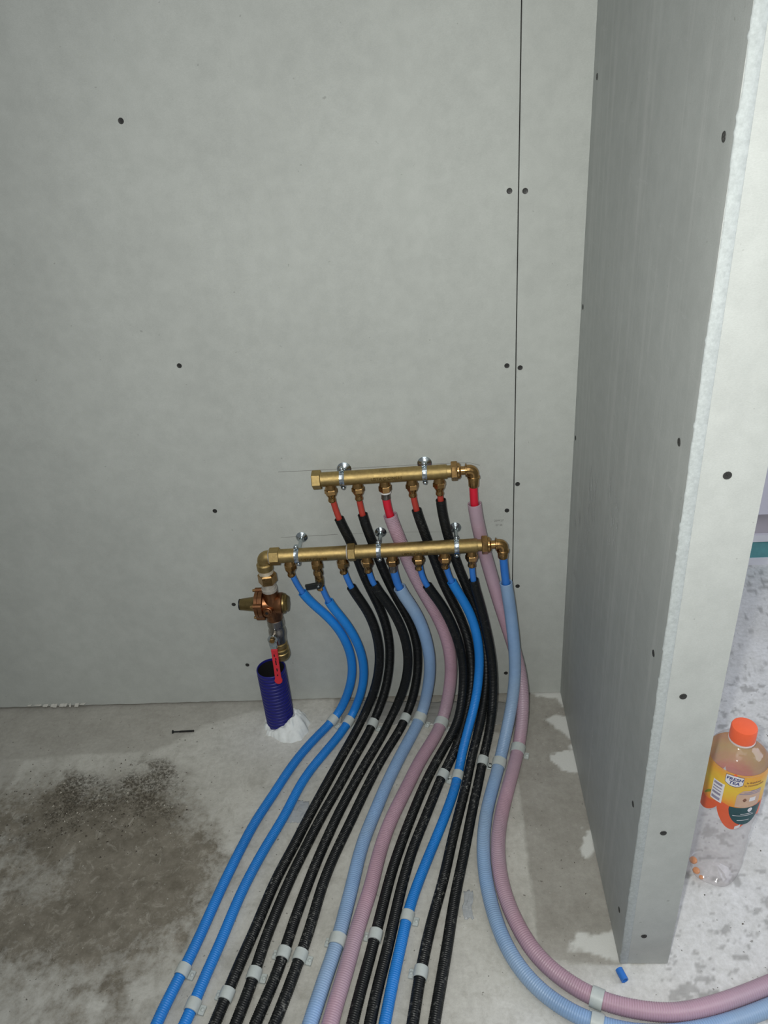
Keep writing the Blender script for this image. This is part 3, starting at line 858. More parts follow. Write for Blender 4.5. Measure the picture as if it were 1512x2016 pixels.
lv.lathe((LX, LY, 0.2640), (0, -1, 0), [(0.0, 0.0105), (0.0022, 0.0105)], 20)
lv.box((LX - 0.0005, LY - 0.0011, 0.2520), (0.0165, 0.0022, 0.018))
lv.box((LX - 0.0005, LY - 0.0028, 0.2405), (0.0130, 0.0022, 0.014))
lv.build('lever', M['zinc'], bvv, sharp=30)
# dipped sleeve: a long flat tab with a round foot
pl = []
for (z, w) in ((0.2400, 0.0066), (0.2380, 0.0068), (0.2100, 0.0066), (0.1850, 0.0064), (0.1660, 0.0066)):
    pl.append((-w, z)); 
right = [(-p[0], p[1]) for p in pl]
foot = [(0.0084 * math.cos(a), 0.1585 + 0.0084 * math.sin(a)) for a in np.linspace(PI - 0.5, 2 * PI + 0.5, 13)]
out = pl + foot + list(reversed(right))
def slx(z): return LX + 0.0006 - (0.2400 - z) * 0.020
def sly(z): return LY - 0.0035 - (0.2400 - z) * 0.06
n = len(out)
vs = [(slx(z) + x, sly(z) - 0.0022, z) for x, z in out] + [(slx(z) + x, sly(z) + 0.0022, z) for x, z in out]
fs = [tuple(range(n)), tuple(reversed(range(n, 2 * n)))] + [(i, n + i, n + (i + 1) % n, (i + 1) % n) for i in range(n)]
rs_o = MB().add(vs, fs).build('red_sleeve', M['red_sleeve'], bvv, sharp=30)
bvm = rs_o.modifiers.new('round', 'BEVEL'); bvm.width = 0.0008; bvm.segments = 2; bvm.limit_method = 'ANGLE'
sl = MB()
for (z, L, dx) in ((0.2255, 0.006, -0.0012), (0.2165, 0.005, 0.0012), (0.2065, 0.013, 0.0004), (0.1880, 0.008, 0.0006), (0.1740, 0.004, 0.0)):
    sl.box((slx(z) + dx, sly(z) - 0.0023, z), (0.0024, 0.0005, L))
sl.build('pressed_marks', M['dark_inside'], rs_o, sharp=None)

# ---------------------------------------------------------------- navy conduit stub and the foam around its foot
CX, CY, CH = -0.3795, -0.0770, 0.1665
nv = empty('conduit_stub', (CX, CY, 0))
tag(nv, 'wide navy corrugated conduit standing upright in white foam', 'conduit')
prof = []
z = 0.0
pitch = 0.0092
while z < CH - 0.018:
    prof += [(z, 0.0298), (z + 0.0022, 0.0300), (z + 0.0036, 0.0318), (z + 0.0074, 0.0318), (z + 0.0088, 0.0300)]
    z += pitch
prof += [(z, 0.0300), (z + 0.002, 0.0316), (CH - 0.001, 0.0316), (CH, 0.0310), (CH, 0.0292), (CH - 0.004, 0.0286)]
axis = Vector((0.0, 0, 1))
MB().lathe((CX, CY, 0), axis, prof, 40, cap1=False).build('sheath', M['navy'], nv, sharp=60)
MB().lathe((CX, CY, 0), axis, [(CH - 0.0042, 0.0286), (0.004, 0.0283), (0.004, 0.001)], 32, cap0=False).build('inside', M['dark_inside'], nv)

def foam():
    N = Noise(31)
    N2 = Noise(57)
    nr, nt_ = 30, 150
    V = np.zeros((nr, nt_, 3))
    for i in range(nr):
        t = i / (nr - 1)
        for k in range(nt_):
            a = 2 * PI * k / nt_
            ca, sa = math.cos(a), math.sin(a)
            front = max(0, math.cos(a + 1.25)); right = max(0, math.cos(a + 0.25)); back = max(0, math.sin(a))
            wout = 0.037 + 0.026 * right ** 1.5 + 0.016 * front ** 2 + 0.014 * (N.fbm(ca * 2 + 5, sa * 2 + 5, 2.6, 3) - 0.5)
            r = 0.0300 + (wout - 0.0300) * t
            hgt = 0.010 + 0.026 * right ** 2 + 0.004 * front
            x, y = r * ca, r * sa
            lump = N.fbm(x * 70 + 20, y * 70 + 20, 1.0, 3)
            bub = N2.fbm(x * 150 + 9, y * 150 + 9, 1.0, 2)
            zz = hgt * (1 - t ** 3) * (0.15 + 1.5 * lump) + 0.004 * (bub - 0.35) * (1 - t ** 4)
            zz = max(zz, 0.0012 * (1 - t))
            if t > 0.97: zz = -0.001
            V[i, k] = (CX + x, CY + y, zz)
    for _ in range(3):                               # soften the lumps
        z = V[:, :, 2]
        z[1:-1] = (z[:-2] + 2 * z[1:-1] + z[2:]) / 4
        V[:, :, 2] = (np.roll(z, 1, 1) + 2 * z + np.roll(z, -1, 1)) / 4
    return grid_mesh('foam_collar', V, True, close_u=True)
fo = link('foam_collar', foam(), M['foam'])
tag(fo, 'lumpy white expanding foam around the foot of the navy conduit', 'foam')

# centre lines (metres): inner pipe, then sheath
HOSES = {
    'B1': ([(-0.3044,-0.0720,0.4180),(-0.3015,-0.0719,0.4058),(-0.2983,-0.0718,0.3937),(-0.2947,-0.0716,0.3817),(-0.2904,-0.0713,0.3700),(-0.2854,-0.0710,0.3585),(-0.2795,-0.0706,0.3474),(-0.2730,-0.0702,0.3368)],
        [(-0.2866,-0.0711,0.3610),(-0.2760,-0.0704,0.3415),(-0.2635,-0.0697,0.3232),(-0.2503,-0.0688,0.3053),(-0.2379,-0.0680,0.2869),(-0.2272,-0.0671,0.2675),(-0.2185,-0.0664,0.2471),(-0.2119,-0.0657,0.2259),(-0.2073,-0.0652,0.2041),(-0.2048,-0.0648,0.1821),(-0.2044,-0.0645,0.1599),(-0.2062,-0.0644,0.1377),(-0.2101,-0.0644,0.1159),(-0.2156,-0.0647,0.0944),(-0.2227,-0.0652,0.0733),(-0.2311,-0.0659,0.0528),(-0.2410,-0.0678,0.0330),(-0.2535,-0.0758,0.0169),(-0.2664,-0.0927,0.0113),(-0.2786,-0.1112,0.0106),(-0.2908,-0.1298,0.0106),(-0.3025,-0.1487,0.0106),(-0.3135,-0.1680,0.0106),(-0.3237,-0.1877,0.0106),(-0.3330,-0.2079,0.0106),(-0.3416,-0.2284,0.0106),(-0.3496,-0.2491,0.0106),(-0.3573,-0.2699,0.0106),(-0.3653,-0.2907,0.0106),(-0.3733,-0.3114,0.0106),(-0.3812,-0.3321,0.0106),(-0.3885,-0.3531,0.0106),(-0.3949,-0.3744,0.0106),(-0.4006,-0.3959,0.0106),(-0.4061,-0.4174,0.0106),(-0.4114,-0.4390,0.0106),(-0.4165,-0.4606,0.0106),(-0.4214,-0.4823,0.0106),(-0.4259,-0.5040,0.0106),(-0.4302,-0.5258,0.0106),(-0.4345,-0.5476,0.0106),(-0.4388,-0.5694,0.0106),(-0.4434,-0.5911,0.0106),(-0.4484,-0.6128,0.0106),(-0.4538,-0.6343,0.0106),(-0.4594,-0.6558,0.0106),(-0.4649,-0.6773,0.0106),(-0.4700,-0.6990,0.0106),(-0.4743,-0.7208,0.0106),(-0.4781,-0.7427,0.0106),(-0.4817,-0.7646,0.0106)]),
    'B2': ([(-0.2455,-0.0720,0.3756),(-0.2431,-0.0719,0.3646),(-0.2404,-0.0717,0.3536),(-0.2372,-0.0715,0.3428),(-0.2333,-0.0712,0.3323),(-0.2288,-0.0709,0.3219),(-0.2238,-0.0705,0.3118)],
        [(-0.2352,-0.0714,0.3372),(-0.2265,-0.0707,0.3172),(-0.2166,-0.0699,0.2979),(-0.2069,-0.0690,0.2783),(-0.1986,-0.0681,0.2582),(-0.1917,-0.0672,0.2376),(-0.1862,-0.0663,0.2165),(-0.1822,-0.0656,0.1951),(-0.1800,-0.0650,0.1734),(-0.1796,-0.0646,0.1516),(-0.1810,-0.0643,0.1299),(-0.1842,-0.0643,0.1084),(-0.1891,-0.0645,0.0871),(-0.1953,-0.0651,0.0662),(-0.2028,-0.0661,0.0458),(-0.2116,-0.0697,0.0263),(-0.2217,-0.0833,0.0135),(-0.2306,-0.1029,0.0109),(-0.2397,-0.1227,0.0106),(-0.2496,-0.1421,0.0106),(-0.2601,-0.1612,0.0106),(-0.2707,-0.1802,0.0106),(-0.2813,-0.1993,0.0106),(-0.2914,-0.2186,0.0106),(-0.3005,-0.2384,0.0106),(-0.3084,-0.2587,0.0106),(-0.3151,-0.2795,0.0106),(-0.3211,-0.3004,0.0106),(-0.3271,-0.3214,0.0106),(-0.3337,-0.3422,0.0106),(-0.3409,-0.3627,0.0106),(-0.3484,-0.3832,0.0106),(-0.3558,-0.4037,0.0106),(-0.3628,-0.4243,0.0106),(-0.3694,-0.4451,0.0106),(-0.3756,-0.4660,0.0106),(-0.3813,-0.4870,0.0106),(-0.3863,-0.5082,0.0106),(-0.3907,-0.5296,0.0106),(-0.3947,-0.5510,0.0106),(-0.3987,-0.5724,0.0106),(-0.4029,-0.5938,0.0106),(-0.4076,-0.6151,0.0106),(-0.4123,-0.6364,0.0106),(-0.4166,-0.6577,0.0106),(-0.4208,-0.6791,0.0106),(-0.4253,-0.7005,0.0106),(-0.4302,-0.7217,0.0106),(-0.4352,-0.7429,0.0106),(-0.4401,-0.7641,0.0106)]),
    'K1': ([(-0.1980,-0.0720,0.4259),(-0.1961,-0.0720,0.4140),(-0.1939,-0.0719,0.4023),(-0.1912,-0.0718,0.3906),(-0.1880,-0.0717,0.3791),(-0.1841,-0.0716,0.3677),(-0.1796,-0.0715,0.3566),(-0.1747,-0.0714,0.3457)],
        [(-0.1855,-0.0717,0.3715),(-0.1772,-0.0715,0.3512),(-0.1681,-0.0713,0.3312),(-0.1597,-0.0711,0.3110),(-0.1529,-0.0710,0.2901),(-0.1478,-0.0710,0.2688),(-0.1443,-0.0711,0.2471),(-0.1423,-0.0713,0.2252),(-0.1418,-0.0717,0.2033),(-0.1428,-0.0722,0.1814),(-0.1452,-0.0729,0.1596),(-0.1490,-0.0739,0.1380),(-0.1539,-0.0750,0.1167),(-0.1601,-0.0764,0.0957),(-0.1673,-0.0781,0.0750),(-0.1755,-0.0801,0.0547),(-0.1844,-0.0833,0.0350),(-0.1944,-0.0924,0.0181),(-0.2032,-0.1111,0.0117),(-0.2105,-0.1317,0.0109),(-0.2179,-0.1524,0.0108),(-0.2252,-0.1731,0.0108),(-0.2326,-0.1938,0.0108),(-0.2398,-0.2145,0.0108),(-0.2471,-0.2352,0.0108),(-0.2542,-0.2559,0.0108),(-0.2613,-0.2767,0.0108),(-0.2683,-0.2975,0.0108),(-0.2754,-0.3183,0.0108),(-0.2823,-0.3391,0.0108),(-0.2890,-0.3600,0.0108),(-0.2954,-0.3810,0.0108),(-0.3020,-0.4019,0.0108),(-0.3089,-0.4227,0.0108),(-0.3159,-0.4435,0.0108),(-0.3225,-0.4645,0.0108),(-0.3283,-0.4856,0.0108),(-0.3334,-0.5069,0.0108),(-0.3382,-0.5284,0.0108),(-0.3429,-0.5498,0.0108),(-0.3478,-0.5712,0.0108),(-0.3531,-0.5925,0.0108),(-0.3584,-0.6138,0.0108),(-0.3634,-0.6351,0.0108),(-0.3682,-0.6566,0.0108),(-0.3728,-0.6780,0.0108),(-0.3775,-0.6994,0.0108),(-0.3821,-0.7209,0.0108),(-0.3869,-0.7423,0.0108),(-0.3917,-0.7637,0.0108)]),
    'K2': ([(-0.2068,-0.0430,0.5631),(-0.2050,-0.0430,0.5506),(-0.2030,-0.0429,0.5381),(-0.2005,-0.0429,0.5257),(-0.1975,-0.0429,0.5135),(-0.1940,-0.0428,0.5013),(-0.1900,-0.0427,0.4893)],
        [(-0.1982,-0.0429,0.5160),(-0.1919,-0.0428,0.4950),(-0.1849,-0.0427,0.4742),(-0.1786,-0.0426,0.4531),(-0.1732,-0.0426,0.4318),(-0.1683,-0.0427,0.4104),(-0.1633,-0.0429,0.3890),(-0.1577,-0.0431,0.3678),(-0.1513,-0.0435,0.3468),(-0.1445,-0.0440,0.3259),(-0.1377,-0.0447,0.3050),(-0.1317,-0.0456,0.2839),(-0.1269,-0.0466,0.2625),(-0.1234,-0.0479,0.2409),(-0.1214,-0.0493,0.2191),(-0.1207,-0.0509,0.1972),(-0.1215,-0.0528,0.1753),(-0.1235,-0.0548,0.1535),(-0.1265,-0.0572,0.1319),(-0.1306,-0.0598,0.1105),(-0.1357,-0.0627,0.0893),(-0.1420,-0.0659,0.0685),(-0.1492,-0.0696,0.0481),(-0.1573,-0.0754,0.0286),(-0.1660,-0.0893,0.0147),(-0.1732,-0.1096,0.0112),(-0.1802,-0.1304,0.0108),(-0.1877,-0.1510,0.0108),(-0.1955,-0.1716,0.0108),(-0.2032,-0.1921,0.0108),(-0.2106,-0.2128,0.0108),(-0.2178,-0.2336,0.0108),(-0.2250,-0.2543,0.0108),(-0.2326,-0.2749,0.0108),(-0.2404,-0.2955,0.0108),(-0.2482,-0.3160,0.0108),(-0.2557,-0.3366,0.0108),(-0.2629,-0.3574,0.0108),(-0.2698,-0.3782,0.0108),(-0.2765,-0.3992,0.0108),(-0.2831,-0.4201,0.0108),(-0.2897,-0.4411,0.0108),(-0.2960,-0.4621,0.0108),(-0.3017,-0.4833,0.0108),(-0.3071,-0.5046,0.0108),(-0.3121,-0.5260,0.0108),(-0.3170,-0.5474,0.0108),(-0.3217,-0.5689,0.0108),(-0.3258,-0.5904,0.0108),(-0.3292,-0.6121,0.0108),(-0.3323,-0.6339,0.0108),(-0.3355,-0.6556,0.0108),(-0.3395,-0.6772,0.0108),(-0.3441,-0.6987,0.0108),(-0.3488,-0.7201,0.0108),(-0.3529,-0.7417,0.0108),(-0.3567,-0.7633,0.0108)]),
    'K3': ([(-0.1484,-0.0720,0.4238),(-0.1469,-0.0719,0.4113),(-0.1448,-0.0719,0.3989),(-0.1420,-0.0718,0.3866),(-0.1380,-0.0717,0.3746),(-0.1331,-0.0715,0.3630),(-0.1276,-0.0714,0.3517)],
        [(-0.1390,-0.0717,0.3771),(-0.1303,-0.0714,0.3571),(-0.1204,-0.0711,0.3376),(-0.1110,-0.0708,0.3178),(-0.1028,-0.0705,0.2976),(-0.0958,-0.0702,0.2768),(-0.0900,-0.0699,0.2557),(-0.0857,-0.0697,0.2343),(-0.0829,-0.0695,0.2126),(-0.0817,-0.0694,0.1908),(-0.0821,-0.0694,0.1689),(-0.0842,-0.0695,0.1471),(-0.0877,-0.0697,0.1255),(-0.0927,-0.0701,0.1042),(-0.0988,-0.0705,0.0832),(-0.1061,-0.0711,0.0626),(-0.1141,-0.0723,0.0423),(-0.1233,-0.0769,0.0232),(-0.1328,-0.0928,0.0127),(-0.1404,-0.1132,0.0109),(-0.1479,-0.1337,0.0108),(-0.1559,-0.1541,0.0108),(-0.1641,-0.1744,0.0108),(-0.1725,-0.1946,0.0108),(-0.1807,-0.2149,0.0108),(-0.1888,-0.2352,0.0108),(-0.1966,-0.2556,0.0108),(-0.2041,-0.2762,0.0108),(-0.2115,-0.2968,0.0108),(-0.2187,-0.3175,0.0108),(-0.2256,-0.3382,0.0108),(-0.2321,-0.3591,0.0108),(-0.2383,-0.3801,0.0108),(-0.2444,-0.4011,0.0108),(-0.2503,-0.4222,0.0108),(-0.2559,-0.4433,0.0108),(-0.2610,-0.4646,0.0108),(-0.2659,-0.4859,0.0108),(-0.2706,-0.5073,0.0108),(-0.2752,-0.5286,0.0108),(-0.2796,-0.5501,0.0108),(-0.2836,-0.5716,0.0108),(-0.2873,-0.5931,0.0108),(-0.2911,-0.6147,0.0108),(-0.2955,-0.6361,0.0108),(-0.3007,-0.6574,0.0108),(-0.3065,-0.6785,0.0108),(-0.3124,-0.6995,0.0108),(-0.3181,-0.7206,0.0108),(-0.3236,-0.7418,0.0108),(-0.3289,-0.7630,0.0108)]),
    'K4': ([(-0.1555,-0.0430,0.5629),(-0.1545,-0.0430,0.5516),(-0.1534,-0.0429,0.5404),(-0.1521,-0.0429,0.5291),(-0.1505,-0.0429,0.5179),(-0.1485,-0.0428,0.5068),(-0.1463,-0.0427,0.4956)],
        [(-0.1513,-0.0429,0.5232),(-0.1475,-0.0428,0.5015),(-0.1428,-0.0426,0.4800),(-0.1376,-0.0425,0.4586),(-0.1325,-0.0424,0.4372),(-0.1273,-0.0423,0.4159),(-0.1217,-0.0422,0.3946),(-0.1156,-0.0422,0.3735),(-0.1089,-0.0423,0.3525),(-0.1017,-0.0424,0.3317),(-0.0940,-0.0426,0.3111),(-0.0860,-0.0430,0.2907),(-0.0783,-0.0435,0.2701),(-0.0717,-0.0440,0.2491),(-0.0666,-0.0447,0.2277),(-0.0632,-0.0456,0.2060),(-0.0614,-0.0466,0.1841),(-0.0612,-0.0477,0.1621),(-0.0623,-0.0490,0.1402),(-0.0645,-0.0504,0.1184),(-0.0679,-0.0520,0.0967),(-0.0722,-0.0538,0.0752),(-0.0775,-0.0559,0.0540),(-0.0838,-0.0593,0.0332),(-0.0917,-0.0703,0.0164),(-0.0993,-0.0901,0.0114),(-0.1068,-0.1107,0.0108),(-0.1153,-0.1310,0.0108),(-0.1244,-0.1511,0.0108),(-0.1334,-0.1711,0.0108),(-0.1421,-0.1913,0.0108),(-0.1504,-0.2117,0.0108),(-0.1582,-0.2322,0.0108),(-0.1656,-0.2530,0.0108),(-0.1728,-0.2737,0.0108),(-0.1798,-0.2946,0.0108),(-0.1867,-0.3155,0.0108),(-0.1935,-0.3364,0.0108),(-0.2004,-0.3573,0.0108),(-0.2074,-0.3781,0.0108),(-0.2144,-0.3990,0.0108),(-0.2211,-0.4199,0.0108),(-0.2274,-0.4410,0.0108),(-0.2330,-0.4623,0.0108),(-0.2378,-0.4837,0.0108),(-0.2418,-0.5054,0.0108),(-0.2452,-0.5271,0.0108),(-0.2487,-0.5488,0.0108),(-0.2525,-0.5705,0.0108),(-0.2569,-0.5921,0.0108),(-0.2616,-0.6135,0.0108),(-0.2665,-0.6350,0.0108),(-0.2715,-0.6564,0.0108),(-0.2768,-0.6777,0.0108),(-0.2823,-0.6990,0.0108),(-0.2880,-0.7203,0.0108),(-0.2938,-0.7415,0.0108),(-0.2996,-0.7627,0.0108)]),
    'P1': ([(-0.0979,-0.0720,0.4241),(-0.0968,-0.0719,0.4116),(-0.0954,-0.0717,0.3992),(-0.0935,-0.0715,0.3868),(-0.0908,-0.0713,0.3746),(-0.0871,-0.0710,0.3627),(-0.0827,-0.0706,0.3510),(-0.0776,-0.0702,0.3396)],
        [(-0.0881,-0.0710,0.3653),(-0.0801,-0.0704,0.3450),(-0.0709,-0.0696,0.3251),(-0.0622,-0.0688,0.3051),(-0.0546,-0.0680,0.2846),(-0.0485,-0.0672,0.2636),(-0.0437,-0.0665,0.2422),(-0.0400,-0.0658,0.2207),(-0.0373,-0.0653,0.1990),(-0.0357,-0.0649,0.1771),(-0.0354,-0.0646,0.1553),(-0.0364,-0.0646,0.1334),(-0.0386,-0.0647,0.1116),(-0.0418,-0.0650,0.0900),(-0.0458,-0.0656,0.0685),(-0.0504,-0.0669,0.0471),(-0.0565,-0.0717,0.0268),(-0.0642,-0.0880,0.0156),(-0.0717,-0.1084,0.0138),(-0.0795,-0.1289,0.0137),(-0.0877,-0.1492,0.0137),(-0.0958,-0.1695,0.0137),(-0.1038,-0.1899,0.0137),(-0.1115,-0.2104,0.0137),(-0.1190,-0.2309,0.0137),(-0.1262,-0.2516,0.0137),(-0.1331,-0.2724,0.0137),(-0.1396,-0.2933,0.0137),(-0.1458,-0.3142,0.0137),(-0.1520,-0.3352,0.0137),(-0.1583,-0.3562,0.0137),(-0.1643,-0.3772,0.0137),(-0.1696,-0.3984,0.0137),(-0.1739,-0.4199,0.0137),(-0.1775,-0.4415,0.0137),(-0.1806,-0.4632,0.0137),(-0.1837,-0.4848,0.0137),(-0.1870,-0.5065,0.0137),(-0.1905,-0.5281,0.0137),(-0.1939,-0.5497,0.0137),(-0.1976,-0.5713,0.0137),(-0.2017,-0.5927,0.0137),(-0.2066,-0.6141,0.0137),(-0.2118,-0.6353,0.0137),(-0.2170,-0.6566,0.0137),(-0.2219,-0.6779,0.0137),(-0.2268,-0.6993,0.0137),(-0.2315,-0.7206,0.0137),(-0.2361,-0.7420,0.0137),(-0.2406,-0.7634,0.0137)]),
    'R1': ([(-0.1032,-0.0430,0.5593),(-0.1020,-0.0430,0.5481),(-0.1007,-0.0430,0.5368),(-0.0990,-0.0429,0.5257),(-0.0968,-0.0429,0.5145),(-0.0942,-0.0428,0.5035),(-0.0914,-0.0428,0.4926)],
        [(-0.0979,-0.0429,0.5198),(-0.0929,-0.0428,0.4984),(-0.0871,-0.0427,0.4772),(-0.0813,-0.0427,0.4560),(-0.0757,-0.0427,0.4347),(-0.0699,-0.0428,0.4135),(-0.0633,-0.0429,0.3925),(-0.0562,-0.0432,0.3717),(-0.0484,-0.0436,0.3512),(-0.0401,-0.0442,0.3308),(-0.0315,-0.0449,0.3106),(-0.0228,-0.0459,0.2905),(-0.0145,-0.0470,0.2701),(-0.0072,-0.0484,0.2495),(-0.0010,-0.0500,0.2284),(0.0038,-0.0518,0.2071),(0.0073,-0.0539,0.1854),(0.0093,-0.0562,0.1637),(0.0098,-0.0588,0.1419),(0.0089,-0.0618,0.1201),(0.0067,-0.0650,0.0985),(0.0034,-0.0687,0.0771),(-0.0007,-0.0728,0.0558),(-0.0057,-0.0786,0.0353),(-0.0124,-0.0917,0.0196),(-0.0196,-0.1118,0.0150),(-0.0274,-0.1323,0.0145),(-0.0365,-0.1524,0.0145),(-0.0463,-0.1721,0.0145),(-0.0560,-0.1918,0.0145),(-0.0651,-0.2118,0.0145),(-0.0734,-0.2321,0.0145),(-0.0813,-0.2526,0.0145),(-0.0892,-0.2731,0.0145),(-0.0972,-0.2936,0.0145),(-0.1052,-0.3141,0.0145),(-0.1130,-0.3347,0.0145),(-0.1202,-0.3554,0.0145),(-0.1267,-0.3764,0.0145),(-0.1322,-0.3977,0.0145),(-0.1370,-0.4192,0.0145),(-0.1412,-0.4407,0.0145),(-0.1450,-0.4624,0.0145),(-0.1489,-0.4840,0.0145),(-0.1533,-0.5055,0.0145),(-0.1585,-0.5269,0.0145),(-0.1638,-0.5482,0.0145),(-0.1689,-0.5696,0.0145),(-0.1733,-0.5912,0.0145),(-0.1775,-0.6127,0.0145),(-0.1818,-0.6343,0.0145),(-0.1865,-0.6558,0.0145),(-0.1913,-0.6772,0.0145),(-0.1959,-0.6987,0.0145),(-0.2002,-0.7203,0.0145),(-0.2044,-0.7419,0.0145),(-0.2085,-0.7634,0.0145)]),
    'K5': ([(-0.0454,-0.0720,0.4267),(-0.0442,-0.0720,0.4143),(-0.0425,-0.0720,0.4020),(-0.0398,-0.0720,0.3898),(-0.0359,-0.0720,0.3780),(-0.0309,-0.0720,0.3665),(-0.0252,-0.0721,0.3555),(-0.0191,-0.0722,0.3446)],
        [(-0.0322,-0.0720,0.3692),(-0.0220,-0.0722,0.3497),(-0.0113,-0.0725,0.3304),(-0.0017,-0.0731,0.3107),(0.0068,-0.0740,0.2904),(0.0142,-0.0753,0.2697),(0.0207,-0.0770,0.2488),(0.0262,-0.0793,0.2276),(0.0306,-0.0822,0.2062),(0.0337,-0.0864,0.1849),(0.0351,-0.0918,0.1636),(0.0349,-0.0980,0.1425),(0.0333,-0.1055,0.1219),(0.0305,-0.1147,0.1021),(0.0265,-0.1253,0.0832),(0.0207,-0.1369,0.0655),(0.0121,-0.1491,0.0494),(0.0014,-0.1605,0.0339),(-0.0099,-0.1715,0.0191),(-0.0208,-0.1895,0.0130),(-0.0305,-0.2091,0.0111),(-0.0394,-0.2293,0.0108),(-0.0478,-0.2496,0.0108),(-0.0557,-0.2702,0.0108),(-0.0631,-0.2909,0.0108),(-0.0701,-0.3117,0.0108),(-0.0770,-0.3326,0.0108),(-0.0837,-0.3536,0.0108),(-0.0904,-0.3746,0.0108),(-0.0967,-0.3956,0.0108),(-0.1028,-0.4168,0.0108),(-0.1086,-0.4380,0.0108),(-0.1140,-0.4593,0.0108),(-0.1188,-0.4808,0.0108),(-0.1232,-0.5023,0.0108),(-0.1274,-0.5239,0.0108),(-0.1316,-0.5455,0.0108),(-0.1358,-0.5671,0.0108),(-0.1400,-0.5887,0.0108),(-0.1444,-0.6103,0.0108),(-0.1491,-0.6318,0.0108),(-0.1538,-0.6533,0.0108),(-0.1583,-0.6748,0.0108),(-0.1625,-0.6964,0.0108),(-0.1665,-0.7181,0.0108),(-0.1703,-0.7397,0.0108),(-0.1741,-0.7614,0.0108)]),
    'K6': ([(-0.0505,-0.0430,0.5647),(-0.0491,-0.0430,0.5520),(-0.0473,-0.0430,0.5393),(-0.0451,-0.0430,0.5267),(-0.0424,-0.0430,0.5142),(-0.0394,-0.0431,0.5018)],
        [(-0.0456,-0.0430,0.5291),(-0.0408,-0.0430,0.5074),(-0.0352,-0.0432,0.4859),(-0.0295,-0.0434,0.4645),(-0.0238,-0.0438,0.4430),(-0.0181,-0.0445,0.4216),(-0.0122,-0.0453,0.4002),(-0.0062,-0.0465,0.3789),(0.0003,-0.0480,0.3577),(0.0077,-0.0499,0.3368),(0.0158,-0.0523,0.3163),(0.0241,-0.0551,0.2959),(0.0320,-0.0585,0.2755),(0.0389,-0.0624,0.2547),(0.0447,-0.0670,0.2338),(0.0490,-0.0722,0.2127),(0.0518,-0.0775,0.1913),(0.0531,-0.0821,0.1696),(0.0532,-0.0873,0.1480),(0.0519,-0.0938,0.1269),(0.0491,-0.1013,0.1062),(0.0449,-0.1099,0.0862),(0.0395,-0.1200,0.0672),(0.0331,-0.1322,0.0497),(0.0260,-0.1472,0.0351),(0.0182,-0.1655,0.0257),(0.0104,-0.1860,0.0227),(0.0013,-0.2058,0.0185),(-0.0083,-0.2254,0.0145),(-0.0176,-0.2454,0.0119),(-0.0257,-0.2660,0.0110),(-0.0331,-0.2869,0.0108),(-0.0403,-0.3079,0.0108),(-0.0476,-0.3289,0.0108),(-0.0548,-0.3499,0.0108),(-0.0621,-0.3708,0.0108),(-0.0693,-0.3919,0.0108),(-0.0761,-0.4130,0.0108),(-0.0822,-0.4343,0.0108),(-0.0877,-0.4558,0.0108),(-0.0928,-0.4774,0.0108),(-0.0974,-0.4992,0.0108),(-0.1017,-0.5209,0.0108),(-0.1058,-0.5427,0.0108),(-0.1099,-0.5646,0.0108),(-0.1139,-0.5864,0.0108),(-0.1182,-0.6082,0.0108),(-0.1228,-0.6299,0.0108),(-0.1274,-0.6516,0.0108),(-0.1317,-0.6734,0.0108),(-0.1356,-0.6952,0.0108),(-0.1390,-0.7171,0.0108),(-0.1423,-0.7391,0.0108),(-0.1453,-0.7611,0.0108)]),
    'B3': ([(0.0056,-0.0720,0.4270),(0.0072,-0.0720,0.4157),(0.0092,-0.0720,0.4045),(0.0118,-0.0720,0.3935),(0.0151,-0.0720,0.3826),(0.0192,-0.0721,0.3720),(0.0238,-0.0722,0.3616),(0.0287,-0.0723,0.3513)],
        [(0.0173,-0.0720,0.3768),(0.0261,-0.0722,0.3566),(0.0357,-0.0726,0.3368),(0.0446,-0.0733,0.3166),(0.0524,-0.0743,0.2960),(0.0586,-0.0760,0.2750),(0.0634,-0.0785,0.2536),(0.0669,-0.0816,0.2321),(0.0689,-0.0852,0.2104),(0.0695,-0.0897,0.1889),(0.0688,-0.0956,0.1677),(0.0668,-0.1028,0.1470),(0.0638,-0.1110,0.1267),(0.0596,-0.1203,0.1072),(0.0543,-0.1308,0.0886),(0.0481,-0.1431,0.0714),(0.0413,-0.1580,0.0568),(0.0345,-0.1746,0.0439),(0.0281,-0.1918,0.0317),(0.0224,-0.2097,0.0202),(0.0174,-0.2300,0.0136),(0.0126,-0.2514,0.0114),(0.0072,-0.2728,0.0109),(0.0011,-0.2939,0.0108),(-0.0057,-0.3149,0.0108),(-0.0128,-0.3357,0.0108),(-0.0202,-0.3565,0.0108),(-0.0278,-0.3772,0.0108),(-0.0355,-0.3978,0.0108),(-0.0432,-0.4185,0.0108),(-0.0509,-0.4391,0.0108),(-0.0585,-0.4598,0.0108),(-0.0658,-0.4806,0.0108),(-0.0727,-0.5015,0.0108),(-0.0789,-0.5227,0.0108),(-0.0842,-0.5440,0.0108),(-0.0887,-0.5656,0.0108),(-0.0929,-0.5873,0.0108),(-0.0971,-0.6089,0.0108),(-0.1015,-0.6305,0.0108),(-0.1055,-0.6522,0.0108),(-0.1092,-0.6739,0.0108),(-0.1128,-0.6956,0.0108),(-0.1164,-0.7173,0.0108),(-0.1200,-0.7391,0.0108),(-0.1233,-0.7609,0.0108)]),
    'K7': ([(0.0011,-0.0430,0.5689),(0.0015,-0.0430,0.5569),(0.0021,-0.0430,0.5449),(0.0030,-0.0430,0.5330),(0.0043,-0.0430,0.5211)],
